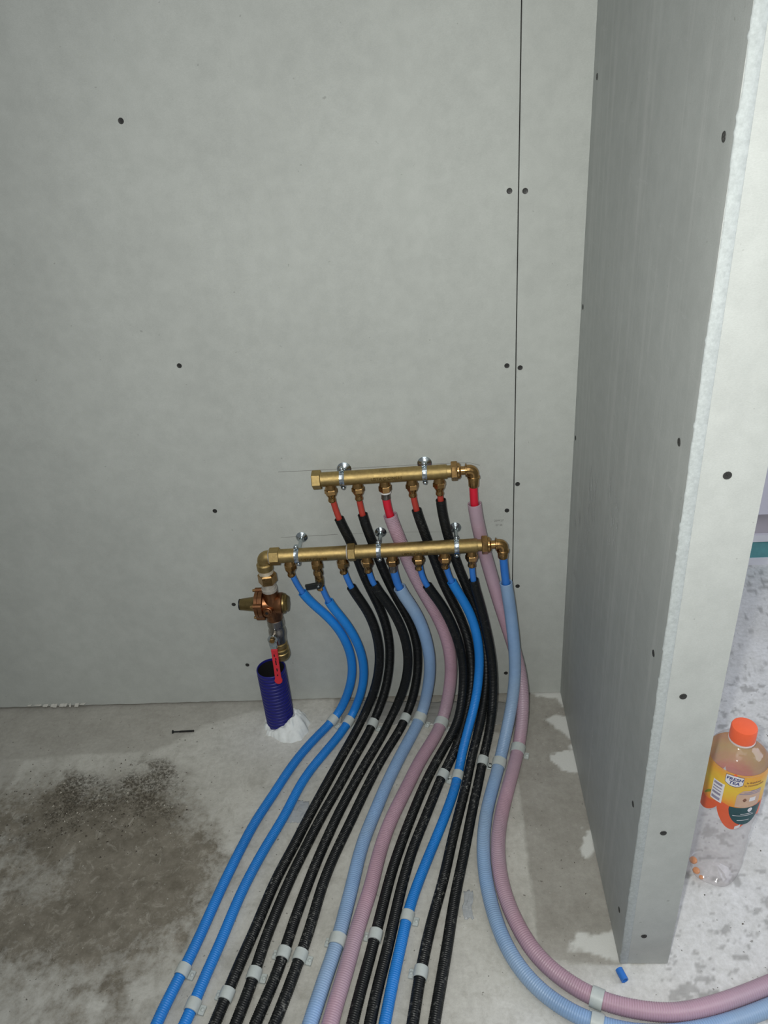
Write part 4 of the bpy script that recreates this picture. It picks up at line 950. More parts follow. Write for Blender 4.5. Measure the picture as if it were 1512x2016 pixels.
        [(0.0019,-0.0430,0.5489),(0.0036,-0.0430,0.5269),(0.0065,-0.0430,0.5050),(0.0102,-0.0432,0.4833),(0.0146,-0.0435,0.4616),(0.0195,-0.0440,0.4401),(0.0250,-0.0447,0.4187),(0.0309,-0.0456,0.3975),(0.0374,-0.0469,0.3764),(0.0443,-0.0486,0.3555),(0.0515,-0.0506,0.3347),(0.0584,-0.0531,0.3139),(0.0646,-0.0560,0.2929),(0.0700,-0.0589,0.2717),(0.0745,-0.0615,0.2502),(0.0782,-0.0647,0.2287),(0.0812,-0.0687,0.2072),(0.0833,-0.0737,0.1858),(0.0843,-0.0800,0.1646),(0.0841,-0.0873,0.1438),(0.0826,-0.0958,0.1235),(0.0798,-0.1059,0.1040),(0.0759,-0.1181,0.0861),(0.0708,-0.1355,0.0737),(0.0649,-0.1512,0.0594),(0.0586,-0.1669,0.0452),(0.0521,-0.1840,0.0329),(0.0459,-0.2026,0.0227),(0.0401,-0.2225,0.0153),(0.0350,-0.2437,0.0118),(0.0302,-0.2652,0.0109),(0.0252,-0.2867,0.0108),(0.0198,-0.3082,0.0108),(0.0143,-0.3295,0.0108),(0.0087,-0.3509,0.0108),(0.0032,-0.3723,0.0108),(-0.0020,-0.3937,0.0108),(-0.0069,-0.4153,0.0108),(-0.0117,-0.4368,0.0108),(-0.0167,-0.4583,0.0108),(-0.0220,-0.4798,0.0108),(-0.0277,-0.5011,0.0108),(-0.0337,-0.5224,0.0108),(-0.0396,-0.5437,0.0108),(-0.0451,-0.5650,0.0108),(-0.0502,-0.5865,0.0108),(-0.0549,-0.6081,0.0108),(-0.0593,-0.6297,0.0108),(-0.0632,-0.6515,0.0108),(-0.0668,-0.6733,0.0108),(-0.0702,-0.6951,0.0108),(-0.0737,-0.7169,0.0108),(-0.0774,-0.7387,0.0108),(-0.0811,-0.7604,0.0108)]),
    'K8': ([(0.0584,-0.0720,0.4271),(0.0584,-0.0720,0.4145),(0.0588,-0.0720,0.4019),(0.0596,-0.0720,0.3893),(0.0610,-0.0720,0.3767),(0.0630,-0.0721,0.3643),(0.0654,-0.0722,0.3519)],
        [(0.0606,-0.0720,0.3794),(0.0642,-0.0721,0.3577),(0.0689,-0.0724,0.3363),(0.0736,-0.0730,0.3149),(0.0780,-0.0739,0.2935),(0.0821,-0.0756,0.2720),(0.0859,-0.0784,0.2506),(0.0894,-0.0816,0.2292),(0.0925,-0.0856,0.2078),(0.0949,-0.0905,0.1866),(0.0964,-0.0964,0.1655),(0.0969,-0.1031,0.1446),(0.0966,-0.1106,0.1241),(0.0953,-0.1191,0.1039),(0.0932,-0.1281,0.0840),(0.0905,-0.1352,0.0635),(0.0862,-0.1487,0.0469),(0.0809,-0.1648,0.0330),(0.0750,-0.1828,0.0220),(0.0691,-0.2026,0.0148),(0.0638,-0.2236,0.0116),(0.0589,-0.2450,0.0109),(0.0540,-0.2663,0.0108),(0.0489,-0.2876,0.0108),(0.0437,-0.3089,0.0108),(0.0388,-0.3303,0.0108),(0.0341,-0.3517,0.0108),(0.0295,-0.3732,0.0108),(0.0248,-0.3946,0.0108),(0.0200,-0.4160,0.0108),(0.0152,-0.4374,0.0108),(0.0102,-0.4587,0.0108),(0.0052,-0.4801,0.0108),(0.0005,-0.5015,0.0108),(-0.0039,-0.5230,0.0108),(-0.0080,-0.5445,0.0108),(-0.0119,-0.5661,0.0108),(-0.0158,-0.5877,0.0108),(-0.0199,-0.6092,0.0108),(-0.0241,-0.6307,0.0108),(-0.0283,-0.6523,0.0108),(-0.0326,-0.6737,0.0108),(-0.0368,-0.6953,0.0108),(-0.0408,-0.7168,0.0108),(-0.0445,-0.7385,0.0108),(-0.0481,-0.7601,0.0108)]),
    'P2': ([(0.1186,-0.0720,0.4460),(0.1194,-0.0720,0.4345),(0.1202,-0.0720,0.4229),(0.1211,-0.0720,0.4114),(0.1221,-0.0720,0.3999),(0.1232,-0.0720,0.3884),(0.1245,-0.0721,0.3769),(0.1259,-0.0722,0.3654),(0.1274,-0.0724,0.3539),(0.1289,-0.0726,0.3424)],
        [(0.1253,-0.0722,0.3702),(0.1281,-0.0725,0.3485),(0.1309,-0.0731,0.3269),(0.1337,-0.0741,0.3052),(0.1361,-0.0765,0.2836),(0.1383,-0.0800,0.2621),(0.1403,-0.0838,0.2407),(0.1419,-0.0880,0.2192),(0.1429,-0.0924,0.1978),(0.1433,-0.0971,0.1765),(0.1427,-0.1024,0.1553),(0.1412,-0.1081,0.1342),(0.1388,-0.1143,0.1134),(0.1355,-0.1217,0.0931),(0.1311,-0.1321,0.0744),(0.1258,-0.1452,0.0577),(0.1199,-0.1603,0.0431),(0.1136,-0.1773,0.0308),(0.1073,-0.1961,0.0215),(0.1010,-0.2163,0.0160),(0.0948,-0.2371,0.0141),(0.0884,-0.2580,0.0137),(0.0820,-0.2790,0.0137),(0.0758,-0.2999,0.0137),(0.0700,-0.3210,0.0137),(0.0650,-0.3423,0.0137),(0.0610,-0.3638,0.0137),(0.0578,-0.3855,0.0137),(0.0556,-0.4072,0.0137),(0.0544,-0.4291,0.0137),(0.0543,-0.4509,0.0137),(0.0552,-0.4728,0.0137),(0.0571,-0.4946,0.0137),(0.0601,-0.5163,0.0137),(0.0639,-0.5378,0.0137),(0.0688,-0.5591,0.0137),(0.0749,-0.5801,0.0137),(0.0827,-0.6005,0.0137),(0.0923,-0.6202,0.0137),(0.1039,-0.6387,0.0137),(0.1175,-0.6559,0.0137),(0.1330,-0.6713,0.0137),(0.1502,-0.6848,0.0137),(0.1686,-0.6965,0.0137),(0.1882,-0.7063,0.0137),(0.2086,-0.7141,0.0137),(0.2297,-0.7199,0.0137),(0.2512,-0.7239,0.0137),(0.2730,-0.7260,0.0137),(0.2948,-0.7263,0.0137),(0.3167,-0.7249,0.0137),(0.3384,-0.7223,0.0137),(0.3599,-0.7186,0.0137),(0.3813,-0.7139,0.0137),(0.4024,-0.7083,0.0137),(0.4234,-0.7020,0.0137),(0.4442,-0.6952,0.0137),(0.4649,-0.6881,0.0137),(0.4854,-0.6807,0.0137),(0.5059,-0.6730,0.0137),(0.5263,-0.6650,0.0137),(0.5466,-0.6569,0.0137),(0.5669,-0.6487,0.0137)]),
    'R2': ([(0.0645,-0.0430,0.5856),(0.0648,-0.0430,0.5730),(0.0652,-0.0430,0.5603),(0.0657,-0.0430,0.5477),(0.0666,-0.0430,0.5350),(0.0679,-0.0430,0.5224),(0.0695,-0.0430,0.5099)],
        [(0.0664,-0.0430,0.5377),(0.0687,-0.0430,0.5158),(0.0720,-0.0431,0.4940),(0.0758,-0.0433,0.4723),(0.0800,-0.0437,0.4507),(0.0843,-0.0442,0.4291),(0.0891,-0.0450,0.4077),(0.0941,-0.0460,0.3862),(0.0992,-0.0473,0.3649),(0.1044,-0.0489,0.3435),(0.1097,-0.0508,0.3222),(0.1152,-0.0530,0.3011),(0.1209,-0.0548,0.2799),(0.1266,-0.0564,0.2587),(0.1324,-0.0586,0.2375),(0.1382,-0.0617,0.2165),(0.1438,-0.0657,0.1956),(0.1491,-0.0709,0.1749),(0.1536,-0.0775,0.1544),(0.1570,-0.0855,0.1342),(0.1591,-0.0949,0.1144),(0.1598,-0.1058,0.0952),(0.1590,-0.1173,0.0765),(0.1571,-0.1287,0.0577),(0.1540,-0.1413,0.0399),(0.1497,-0.1566,0.0249),(0.1443,-0.1761,0.0167),(0.1384,-0.1972,0.0147),(0.1322,-0.2183,0.0145),(0.1257,-0.2394,0.0145),(0.1191,-0.2604,0.0145),(0.1125,-0.2814,0.0145),(0.1060,-0.3024,0.0145),(0.0997,-0.3235,0.0145),(0.0940,-0.3448,0.0145),(0.0890,-0.3662,0.0145),(0.0850,-0.3879,0.0145),(0.0823,-0.4097,0.0145),(0.0810,-0.4317,0.0145),(0.0809,-0.4537,0.0145),(0.0821,-0.4757,0.0145),(0.0849,-0.4975,0.0145),(0.0893,-0.5191,0.0145),(0.0953,-0.5403,0.0145),(0.1026,-0.5611,0.0145),(0.1113,-0.5813,0.0145),(0.1217,-0.6007,0.0145),(0.1344,-0.6186,0.0145),(0.1493,-0.6348,0.0145),(0.1659,-0.6493,0.0145),(0.1838,-0.6621,0.0145),(0.2028,-0.6731,0.0145),(0.2230,-0.6818,0.0145),(0.2441,-0.6882,0.0145),(0.2656,-0.6927,0.0145),(0.2875,-0.6957,0.0145),(0.3094,-0.6969,0.0145),(0.3314,-0.6960,0.0145),(0.3532,-0.6928,0.0145),(0.3747,-0.6882,0.0145),(0.3960,-0.6825,0.0145),(0.4171,-0.6762,0.0145),(0.4380,-0.6693,0.0145),(0.4588,-0.6621,0.0145),(0.4795,-0.6546,0.0145),(0.5001,-0.6468,0.0145),(0.5206,-0.6388,0.0145),(0.5410,-0.6305,0.0145),(0.5614,-0.6223,0.0145),(0.5817,-0.6138,0.0145)]),
}
CLIPS = [
    ('B1', (-0.2597,-0.0831,0.0131), (-0.584,-0.773,-0.247), 1),
    ('B2', (-0.2240,-0.0880,0.0123), (-0.419,-0.890,-0.181), 1),
    ('K2', (-0.1689,-0.0968,0.0125), (-0.334,-0.925,-0.182), 1),
    ('K4', (-0.0969,-0.0833,0.0121), (-0.336,-0.930,-0.149), 1),
    ('P1', (-0.0636,-0.0864,0.0160), (-0.350,-0.905,-0.242), 1),
    ('R1', (-0.0164,-0.1028,0.0160), (-0.327,-0.930,-0.168), 1),
    ('K6', (-0.0162,-0.2422,0.0121), (-0.401,-0.912,-0.088), 1),
    ('B3', (0.0141,-0.2447,0.0118), (-0.219,-0.972,-0.078), -1),
    ('K8', (0.0673,-0.2091,0.0133), (-0.247,-0.953,-0.175), 1),
    ('P2', (0.1007,-0.2175,0.0158), (-0.285,-0.946,-0.152), -1),
    ('R2', (0.1428,-0.1813,0.0158), (-0.265,-0.955,-0.130), 1),
    ('B1', (-0.4541,-0.6355,0.0106), (-0.249,-0.969,0.000), 1),
    ('B2', (-0.4231,-0.6901,0.0106), (-0.208,-0.978,0.000), 1),
    ('K1', (-0.3719,-0.6738,0.0108), (-0.211,-0.977,0.000), -1),
    ('K2', (-0.3334,-0.6417,0.0108), (-0.144,-0.990,0.000), 1),
    ('K3', (-0.2898,-0.6078,0.0108), (-0.177,-0.984,0.000), -1),
    ('K4', (-0.2612,-0.6115,0.0108), (-0.220,-0.975,0.000), 1),
    ('P1', (-0.2007,-0.5879,0.0137), (-0.198,-0.980,0.000), -1),
    ('K5', (-0.1377,-0.5771,0.0108), (-0.191,-0.982,0.000), -1),
    ('B3', (-0.0843,-0.5445,0.0108), (-0.220,-0.976,0.000), 1),
    ('K7', (-0.0609,-0.6382,0.0108), (-0.181,-0.984,0.000), -1),
    ('R2', (0.2112,-0.6771,0.0145), (0.916,-0.402,0.000), -1),
    ('P2', (0.2045,-0.7127,0.0137), (0.944,-0.330,0.000), 1),
]

# ---------------------------------------------------------------- hoses: inner pipe + corrugated sheath
def spline(P, step):
    P = np.array(P, float)
    Q = np.vstack([2 * P[0] - P[1], P, 2 * P[-1] - P[-2]])
    out = []
    for i in range(len(P) - 1):
        p0, p1, p2, p3 = Q[i:i + 4]
        t = np.linspace(0, 1, 12, endpoint=False)[:, None]
        out.append(0.5 * ((2 * p1) + (-p0 + p2) * t + (2 * p0 - 5 * p1 + 4 * p2 - p3) * t ** 2 + (-p0 + 3 * p1 - 3 * p2 + p3) * t ** 3))
    D = np.vstack(out + [P[-1:]])
    d = np.r_[0, np.cumsum(np.linalg.norm(np.diff(D, axis=0), axis=1))]
    n = int(d[-1] / step) + 1
    s = np.linspace(0, d[-1], n)
    return np.stack([np.interp(s, d, D[:, i]) for i in range(3)], 1), s

def sweep(C, R, seg):
    """rings of radius R along centre line C with transported frames"""
    T = np.gradient(C, axis=0)
    T /= np.linalg.norm(T, axis=1)[:, None]
    u = np.cross(T[0], [0.3, 1, 0.2]); u /= np.linalg.norm(u)
    U = np.zeros_like(C)
    for i in range(len(C)):
        u = u - T[i] * np.dot(u, T[i])
        u = u / np.linalg.norm(u)
        U[i] = u
    W = np.cross(T, U)
    a = np.linspace(0, 2 * PI, seg, endpoint=False)
    return C[:, None, :] + R[:, None, None] * (U[:, None, :] * np.cos(a)[None, :, None] + W[:, None, :] * np.sin(a)[None, :, None])

HOSE = {   # sheath radius, pipe radius, sheath material, pipe material, pitch, label
    'B1': (0.0096, 0.0060, 'hose_blue', 'pipe_blue', 'bright blue corrugated hose, leftmost of all the hoses'),
    'B2': (0.0096, 0.0060, 'hose_blue', 'pipe_blue', 'bright blue corrugated hose below the small black-levered valve'),
    'K1': (0.0098, 0.0060, 'hose_black', 'pipe_blue', 'black corrugated hose on a blue pipe, third outlet of the lower manifold'),
    'K2': (0.0098, 0.0060, 'hose_black', 'pipe_red', 'black corrugated hose on a red pipe, leftmost outlet of the upper manifold'),
    'K3': (0.0098, 0.0060, 'hose_black', 'pipe_blue', 'black corrugated hose on a blue pipe, fourth outlet of the lower manifold'),
    'K4': (0.0098, 0.0060, 'hose_black', 'pipe_red', 'black corrugated hose on a red pipe, second outlet of the upper manifold'),
    'P1': (0.0127, 0.0080, 'hose_pale', 'pipe_blue', 'pale blue corrugated hose running straight over the floor beside a pink one'),
    'R1': (0.0135, 0.0080, 'hose_pink', 'pipe_crimson', 'pink corrugated hose from the middle outlet of the upper manifold'),
    'K5': (0.0098, 0.0060, 'hose_black', 'pipe_blue', 'black corrugated hose on a blue pipe, sixth outlet of the lower manifold'),
    'K6': (0.0098, 0.0060, 'hose_black', 'pipe_red', 'black corrugated hose on a red pipe, fourth outlet of the upper manifold'),
    'B3': (0.0097, 0.0060, 'hose_blue', 'pipe_blue', 'bright blue corrugated hose among the black ones on the right'),
    'K7': (0.0098, 0.0060, 'hose_black', 'pipe_red', 'black corrugated hose on a red pipe, fifth outlet of the upper manifold'),
    'K8': (0.0098, 0.0060, 'hose_black', 'pipe_blue', 'black corrugated hose on a blue pipe, rightmost downward outlet of the lower manifold'),
    'P2': (0.0127, 0.0080, 'hose_pale', 'pipe_blue', 'pale blue corrugated hose curving right round the foot of the partition'),
    'R2': (0.0135, 0.0080, 'hose_pink', 'pipe_crimson', 'pink corrugated hose from the upper elbow, curving right past the partition'),
}
for key, (pipe_pts, sh_pts) in HOSES.items():
    r, rp, sm_, pm_, label = HOSE[key]
    base = sh_pts[0]
    h = empty('sheathed_pipe', (base[0], base[1], 0))
    tag(h, label, 'hose', 'corrugated hoses from the manifolds')
    # run on along the floor, past the bottom of the picture
    P = [tuple(p) for p in sh_pts]
    e = np.array(P[-1]); d = np.array((0.92, 0.39, 0.0)) if key == 'P2' else np.array((0.87, 0.49, 0.0)) if key == 'R2' else np.array((-0.19, -0.98, 0.0)); d /= np.linalg.norm(d)
    for k in range(1, 9):
        P.append(tuple(e + d * 0.06 * k))
    pitch = 0.0034 if r < 0.011 else 0.0037
    C, s = spline(P, pitch / 5)
    depth = (0.0010 if 'black' in sm_ else 0.0006) * (0.3 + 0.7 * np.clip((s - 0.18) / 0.25, 0, 1))
    if key in ('K6', 'K7', 'R1'): depth = np.maximum(depth, 0.0005)
    R = r - depth * (0.5 - 0.5 * np.cos(2 * PI * s / pitch)) ** 1.4
    R[:2] = r
    nin = int(0.035 / (pitch / 5))
    inner = C[:nin:4][::-1]
    Call = np.vstack([inner, C[:1], C])
    Rall = np.r_[np.full(len(inner), r - 0.0016), [r - 0.0016], R]
    Rall[len(inner)] = r - 0.0009
    Vi = sweep(C[:nin], np.full(nin, r - 0.0016), 16)[::4][::-1]
    Vo = sweep(C, R, 16)
    V = np.concatenate([Vi, Vo], 0)
    link('sheath', grid_mesh('sheath', V, True, close_u=True), M[sm_], h)
    Cp, sp = spline(pipe_pts, 0.003)
    link('inner_pipe', grid_mesh('inner_pipe', sweep(Cp, np.full(len(Cp), rp), 16), True, close_u=True), M[pm_], h)
    if key in ('P1', 'R1'):                        # pressed steel sleeve under the nut
        x, y = (-0.0978, YL) if key == 'P1' else (-0.103, YU)
        zt = (zL if key == 'P1' else zU)(x)
        MB().lathe((x, y, zt), DOWN, [(0.0340, 0.0085), (0.0345, 0.0092), (0.0395, 0.0090), (0.0405, 0.0087), (0.0440, 0.0090), (0.0490, 0.0092), (0.0500, 0.0084)], 24).build('crimp_sleeve', M['crimp'], h)
        if key == 'R1':
            MB().lathe((x, y, zt), DOWN, [(0.0338, 0.0092), (0.0341, 0.0108), (0.0366, 0.0108), (0.0370, 0.0092)], 24).build('sleeve_ring', plain('white_ring', (0.72, 0.71, 0.70), 0.5), h)

# ---------------------------------------------------------------- grey clips that hold the hoses to the floor
CLIP_LABEL = [
    'grey clip on the leftmost bright blue hose near the wall', 'grey clip on the second bright blue hose near the wall',
    'grey clip near the wall, alone among the four left black hoses', 'grey clip near the wall on the black hose touching the pale blue hose clip',
    'grey clip near the wall on the straight pale blue hose', 'grey clip near the wall on the straight pink hose',
    'grey clip on a black hose, just left of the right bright blue hose clip', 'grey clip near the wall on the right bright blue hose',
    'grey clip on a black hose, joined to the clip of the curving pale blue hose', 'grey clip near the wall on the curving pale blue hose',
    'grey clip near the wall on the curving pink hose with its foot to the right',
    'grey clip in the foreground on the leftmost bright blue hose', 'grey clip in the foreground on the second bright blue hose',
    'pale grey clip in the foreground on the leftmost black hose', 'pale grey clip in the foreground on the second black hose',
    'grey clip in the foreground on the third black hose', 'grey clip in the foreground on the fourth black hose, beside the pale blue one',
    'grey clip in the foreground on the straight pale blue hose', 'grey clip in the foreground on the black hose right of the straight pink one',
    'grey clip in the foreground on the right bright blue hose', 'grey clip in the foreground on the black hose right of the bright blue one',
    'grey clip in the foreground on the curving pink hose', 'grey clip at the bottom edge on the curving pale blue hose']
for i, (key, pos, tan, side) in enumerate(CLIPS):
    r = HOSE[key][0]
    c = Vector(pos)
    t = Vector(tan).normalized()
    s = Vector((t.y, -t.x, 0)).normalized()            # to the right of the run seen from the room
    if s.x * side < 0 and abs(s.x) > 0.3: s = -s
    elif abs(s.x) <= 0.3: s = s * side
    up = s.cross(t).normalized()
    if up.z < 0: up = -up
    cl = empty('hose_clip', (c.x, c.y, 0))
    tag(cl, CLIP_LABEL[i], 'clip', 'grey hose clips on the floor')
    W = 0.0095
    b = MB()
    ri, ro = r + 0.0004, r + 0.0019
    n = 22
    vs, fs = [], []
    for k in range(n + 1):
        a = math.radians(-48 + 276 * k / n)
        e = s * math.cos(a) + up * math.sin(a)
        for (rr, w) in ((ri, -W), (ro, -W + 0.0004), (ro + 0.0002, 0), (ro, W - 0.0004), (ri, W)):
            q = c + e * rr + t * w
            vs.append(q)
    for k in range(n):
        for m_ in range(5):
            m2 = (m_ + 1) % 5
            fs.append((k * 5 + m_, k * 5 + m2, (k + 1) * 5 + m2, (k + 1) * 5 + m_))
    fs += [tuple(range(5)), tuple(reversed(range(n * 5, n * 5 + 5)))]
    b.add(vs, fs)
    b.build('band', M['clip'], cl, sharp=40)
    th = Vector((t.x, t.y, 0)).normalized()
    zax = Vector((0, 0, 1))
    g = Vector((c.x, c.y, 0))
    ft = MB()
    ft.box(g + s * (r + 0.0052) + zax * 0.0026, (0.0100, 0.0150, 0.0048), (s, th, zax))
    fo_ = ft.build('foot', M['clip'], cl, sharp=30)
    bv = fo_.modifiers.new('round', 'BEVEL'); bv.width = 0.0010; bv.segments = 2
    MB().dome(g + s * (r + 0.0062) + zax * 0.0048, (0, 0, 1), 0.0034, 0.0024).build('nail_head', M['clip'], cl)

# ---------------------------------------------------------------- the drink bottle
BXc, BYc = 0.459, -0.447
bo = empty('drink_bottle', (BXc, BYc, 0))
tag(bo, 'clear plastic iced tea bottle with an orange cap and yellow label behind the partition', 'bottle')
def clear_plastic():
    m, nt, b = new_mat('clear_plastic')
    for n_ in list(nt.nodes):
        if n_.type != 'OUTPUT_MATERIAL': nt.nodes.remove(n_)
    out = [n_ for n_ in nt.nodes if n_.type == 'OUTPUT_MATERIAL'][0]
    tr = nd(nt, 'ShaderNodeBsdfTransparent'); tr.inputs[0].default_value = (0.975, 0.965, 0.965, 1)
    gl = nd(nt, 'ShaderNodeBsdfGlossy'); gl.inputs['Roughness'].default_value = 0.08
    df = nd(nt, 'ShaderNodeBsdfDiffuse'); df.inputs[0].default_value = (0.8, 0.76, 0.75, 1)
    c = coords(nt)
    lw = nd(nt, 'ShaderNodeLayerWeight', Blend=0.5)
    fr_o = ramp(nt, lw.outputs['Facing'], [(0.0, 0.05), (0.6, 0.08), (0.92, 0.35)])
    bp = nd(nt, 'ShaderNodeBump', Strength=0.5, Distance=0.002)
    nt.links.new(noise(nt, c, 55, 2), bp.inputs['Height'])
    nt.links.new(bp.outputs[0], gl.inputs['Normal'])
    m0 = nd(nt, 'ShaderNodeMixShader'); m0.inputs[0].default_value = 0.12
    nt.links.new(tr.outputs[0], m0.inputs[1]); nt.links.new(df.outputs[0], m0.inputs[2])
    m1 = nd(nt, 'ShaderNodeMixShader')
    nt.links.new(fr_o, m1.inputs[0]); nt.links.new(m0.outputs[0], m1.inputs[1]); nt.links.new(gl.outputs[0], m1.inputs[2])
    nt.links.new(m1.outputs[0], out.inputs['Surface'])
    return m
M['clear'] = clear_plastic()
def bottle_r(z):
    zz = [0.0, 0.004, 0.014, 0.03, 0.06, 0.10, 0.14, 0.158, 0.172, 0.19, 0.24, 0.288, 0.298, 0.308, 0.316, 0.322, 0.328]
    rr = [0.036, 0.0400, 0.0430, 0.0436, 0.0424, 0.0418, 0.0425, 0.0440, 0.0458, 0.0464, 0.0464, 0.0458, 0.0430, 0.0365, 0.0275, 0.0205, 0.0180]
    return np.interp(z, zz, rr)
zs = np.concatenate([np.linspace(0.0, 0.03, 14), np.linspace(0.034, 0.285, 50), np.linspace(0.288, 0.330, 20)])
a = np.linspace(0, 2 * PI, 64, endpoint=False)
V = np.zeros((len(zs) + 5, 64, 3))
for i, (t, rb) in enumerate(((0.016, 0.001), (0.0145, 0.009), (0.009, 0.018), (0.003, 0.027), (0.0, 0.033))):
    pet = 0.006 * (rb / 0.033) * (0.5 + 0.5 * np.cos(5 * a + 0.6)) * (1 if rb < 0.03 else 0.3)
    V[i] = np.stack([BXc + rb * np.cos(a), BYc + rb * np.sin(a), 0.0006 + t + pet], 1)
for i, z in enumerate(zs):
    k = np.clip((0.05 - z) / 0.05, 0, 1)
    ripple = -0.0030 * k * (0.5 - 0.5 * np.cos(5 * a + 0.6))
    if 0.04 < z < 0.155: ripple = ripple + 0.0006 * np.sin(z * 210 + 1.3 * np.sin(2 * a))
    rr = bottle_r(z) + ripple
    V[5 + i] = np.stack([BXc + rr * np.cos(a), BYc + rr * np.sin(a), np.full(64, z + 0.0006)], 1)
link('bottle_body', grid_mesh('bottle_body', V, True, close_u=True), M['clear'], bo)
cp = MB()
cp.lathe((BXc, BYc, 0), (0, 0, 1), [(0.3270, 0.0188), (0.3275, 0.0196), (0.3490, 0.0194), (0.3515, 0.0184), (0.3522, 0.0165), (0.3524, 0.001)], 60)
cap = cp.build('cap', M['orange_cap'], bo)
MB().lathe((BXc, BYc, 0), (0, 0, 1), [(0.3235, 0.0185), (0.3238, 0.0200), (0.3258, 0.0200), (0.3261, 0.0185)], 48).build('neck_ring', plain('milky_ring', (0.66, 0.6, 0.58), 0.3), bo)

RL = 0.0468
def onlab(sdeg, z, lift):
    t = math.radians(sdeg)
    r = max(float(bottle_r(z)) + 0.0005, 0.0) + lift
    return (BXc + r * math.cos(t), BYc + r * math.sin(t), z)
def decal(name, s0, s1, zlo, zhi, mat, lift, parent, n=None, rows=6):
    """a patch of the wrap: between two angles, lower and upper outline given as functions of the angle"""
    n = n or max(3, int(abs(s1 - s0) / 2.5) + 1)
    Vv = np.zeros((rows, n, 3))
    for i, sdeg in enumerate(np.linspace(s0, s1, n)):
        lo = zlo(sdeg) if callable(zlo) else zlo
        hi = zhi(sdeg) if callable(zhi) else zhi
        for k in range(rows):
            Vv[k, i] = onlab(sdeg, lo + (hi - lo) * k / (rows - 1), lift)
    return link(name, grid_mesh(name, Vv), M[mat], parent)
def label_mat():
    m, nt, b = new_mat('yellow_print')
    g = nd(nt, 'ShaderNodeNewGeometry'); sx = nd(nt, 'ShaderNodeSeparateXYZ')
    nt.links.new(g.outputs['Position'], sx.inputs[0])
    mr = nd(nt, 'ShaderNodeMapRange'); mr.inputs['From Min'].default_value = 0.205; mr.inputs['From Max'].default_value = 0.292
    nt.links.new(sx.outputs['Z'], mr.inputs['Value'])
    ad = nd(nt, 'ShaderNodeMath', operation='MULTIPLY_ADD')
    nt.links.new(noise(nt, coords(nt), 45, 3), ad.inputs[0]); ad.inputs[1].default_value = 0.5
    sb = nd(nt, 'ShaderNodeMath', operation='SUBTRACT'); nt.links.new(mr.outputs[0], sb.inputs[0]); sb.inputs[1].default_value = 0.25
    nt.links.new(sb.outputs[0], ad.inputs[2])
    nt.links.new(ramp(nt, ad.outputs[0], [(0.05, (0.85, 0.16, 0.03)), (0.32, (0.83, 0.42, 0.05)), (0.6, (0.80, 0.55, 0.05)), (0.95, (0.78, 0.36, 0.05))]), b.inputs['Base Color'])
    b.inputs['Roughness'].default_value = 0.35
    return m
M['lab_yellow'] = label_mat()
M['lab_orange'] = plain('orange_print', (0.78, 0.12, 0.04), 0.35, 0, 0.06, 40)
M['lab_white'] = plain('white_print', (0.78, 0.76, 0.78), 0.4, 0, 0.03, 40)
M['lab_navy'] = plain('navy_print', (0.03, 0.04, 0.18), 0.4)
M['lab_beige'] = plain('beige_print', (0.62, 0.42, 0.30), 0.4, 0, 0.06, 60)
M['lab_green'] = plain('dark_green_print', (0.015, 0.075, 0.085), 0.4, 0, 0.15, 60)
M['lab_grey'] = plain('grey_print', (0.30, 0.27, 0.36), 0.4)
M['lab_brown'] = plain('brown_print', (0.22, 0.10, 0.06), 0.4)
M['lab_leaf'] = plain('leaf_print', (0.24, 0.30, 0.03), 0.4)
def scallop(sd):
    """lower edge of the wrap: lobes meeting in cusps"""
    lob = ((sd + 135) % 72.0) / 72.0
    deep = 0.0435 if int(((sd + 135) // 72)) % 2 == 0 else 0.027
    return 0.2085 - deep * math.sin(PI * lob) ** 0.75
lab = decal('label', -180, 180, lambda s: 0.208, 0.291, 'lab_yellow', 0.0, bo, n=145, rows=10)
decal('label_wave', -180, 180, scallop, lambda s: 0.2085 + 0.006 * math.sin(math.radians(5 * s)) + 0.008, 'lab_orange', 0.00012, lab, n=241, rows=10)
# barcode
bc = decal('barcode', -151, -128, 0.219, 0.262, 'lab_white', 0.00022, lab)
for (z0, z1) in ((0.2545, 0.2595), (0.2480, 0.2505), (0.2420, 0.2442), (0.2335, 0.2385), (0.2225, 0.2285)):
    decal('barcode_bar', -149, -132, z0, z1, 'lab_grey', 0.00032, bc)
# logo: a white shield with a curved foot
def lo_logo(s):
    u = (s + 113.5) / 16.5
    return 0.2655 + 0.0060 * abs(u) ** 2.2
lg = decal('logo', -130, -97, lambda s: lo_logo(s) - 0.0012, lambda s: 0.2880 - 0.0015 * ((s + 113.5) / 16.5) ** 2, 'lab_navy', 0.00022, lab)
decal('logo_field', -129.3, -97.7, lo_logo, lambda s: 0.2874 - 0.0015 * ((s + 113.5) / 16.5) ** 2, 'lab_white', 0.00030, lg)
decal('logo_crest', -116.5, -110.5, 0.2875, lambda s: 0.2875 + 0.0045 * math.sqrt(max(0, 1 - ((s + 113.5) / 3.2) ** 2)), 'lab_orange', 0.00034, lg)
def on_label_text(body, size, sdeg, z, mat, parent, shear=0.0, bold=0.0):
    vs, fs = text_shape(body, size, 0, shear, bold)
    out = [onlab(sdeg + math.degrees(p[0] / 0.0464), z + p[1], 0.0004) for p in vs]
    MB().add(out, fs).build('lettering', M[mat], parent, sharp=None)
on_label_text('FRESH', 0.0088, -113.5, 0.2775, 'lab_navy', lg, 0.15, 0.00025)
on_label_text('TEA', 0.0088, -113.5, 0.2695, 'lab_navy', lg, 0.15, 0.00025)
on_label_text('la fraîcheur', 0.0055, -76, 0.2745, 'lab_brown', lab, 0, 0.0001)
on_label_text('la gourmandise', 0.0055, -74, 0.2685, 'lab_brown', lab, 0, 0.0001)
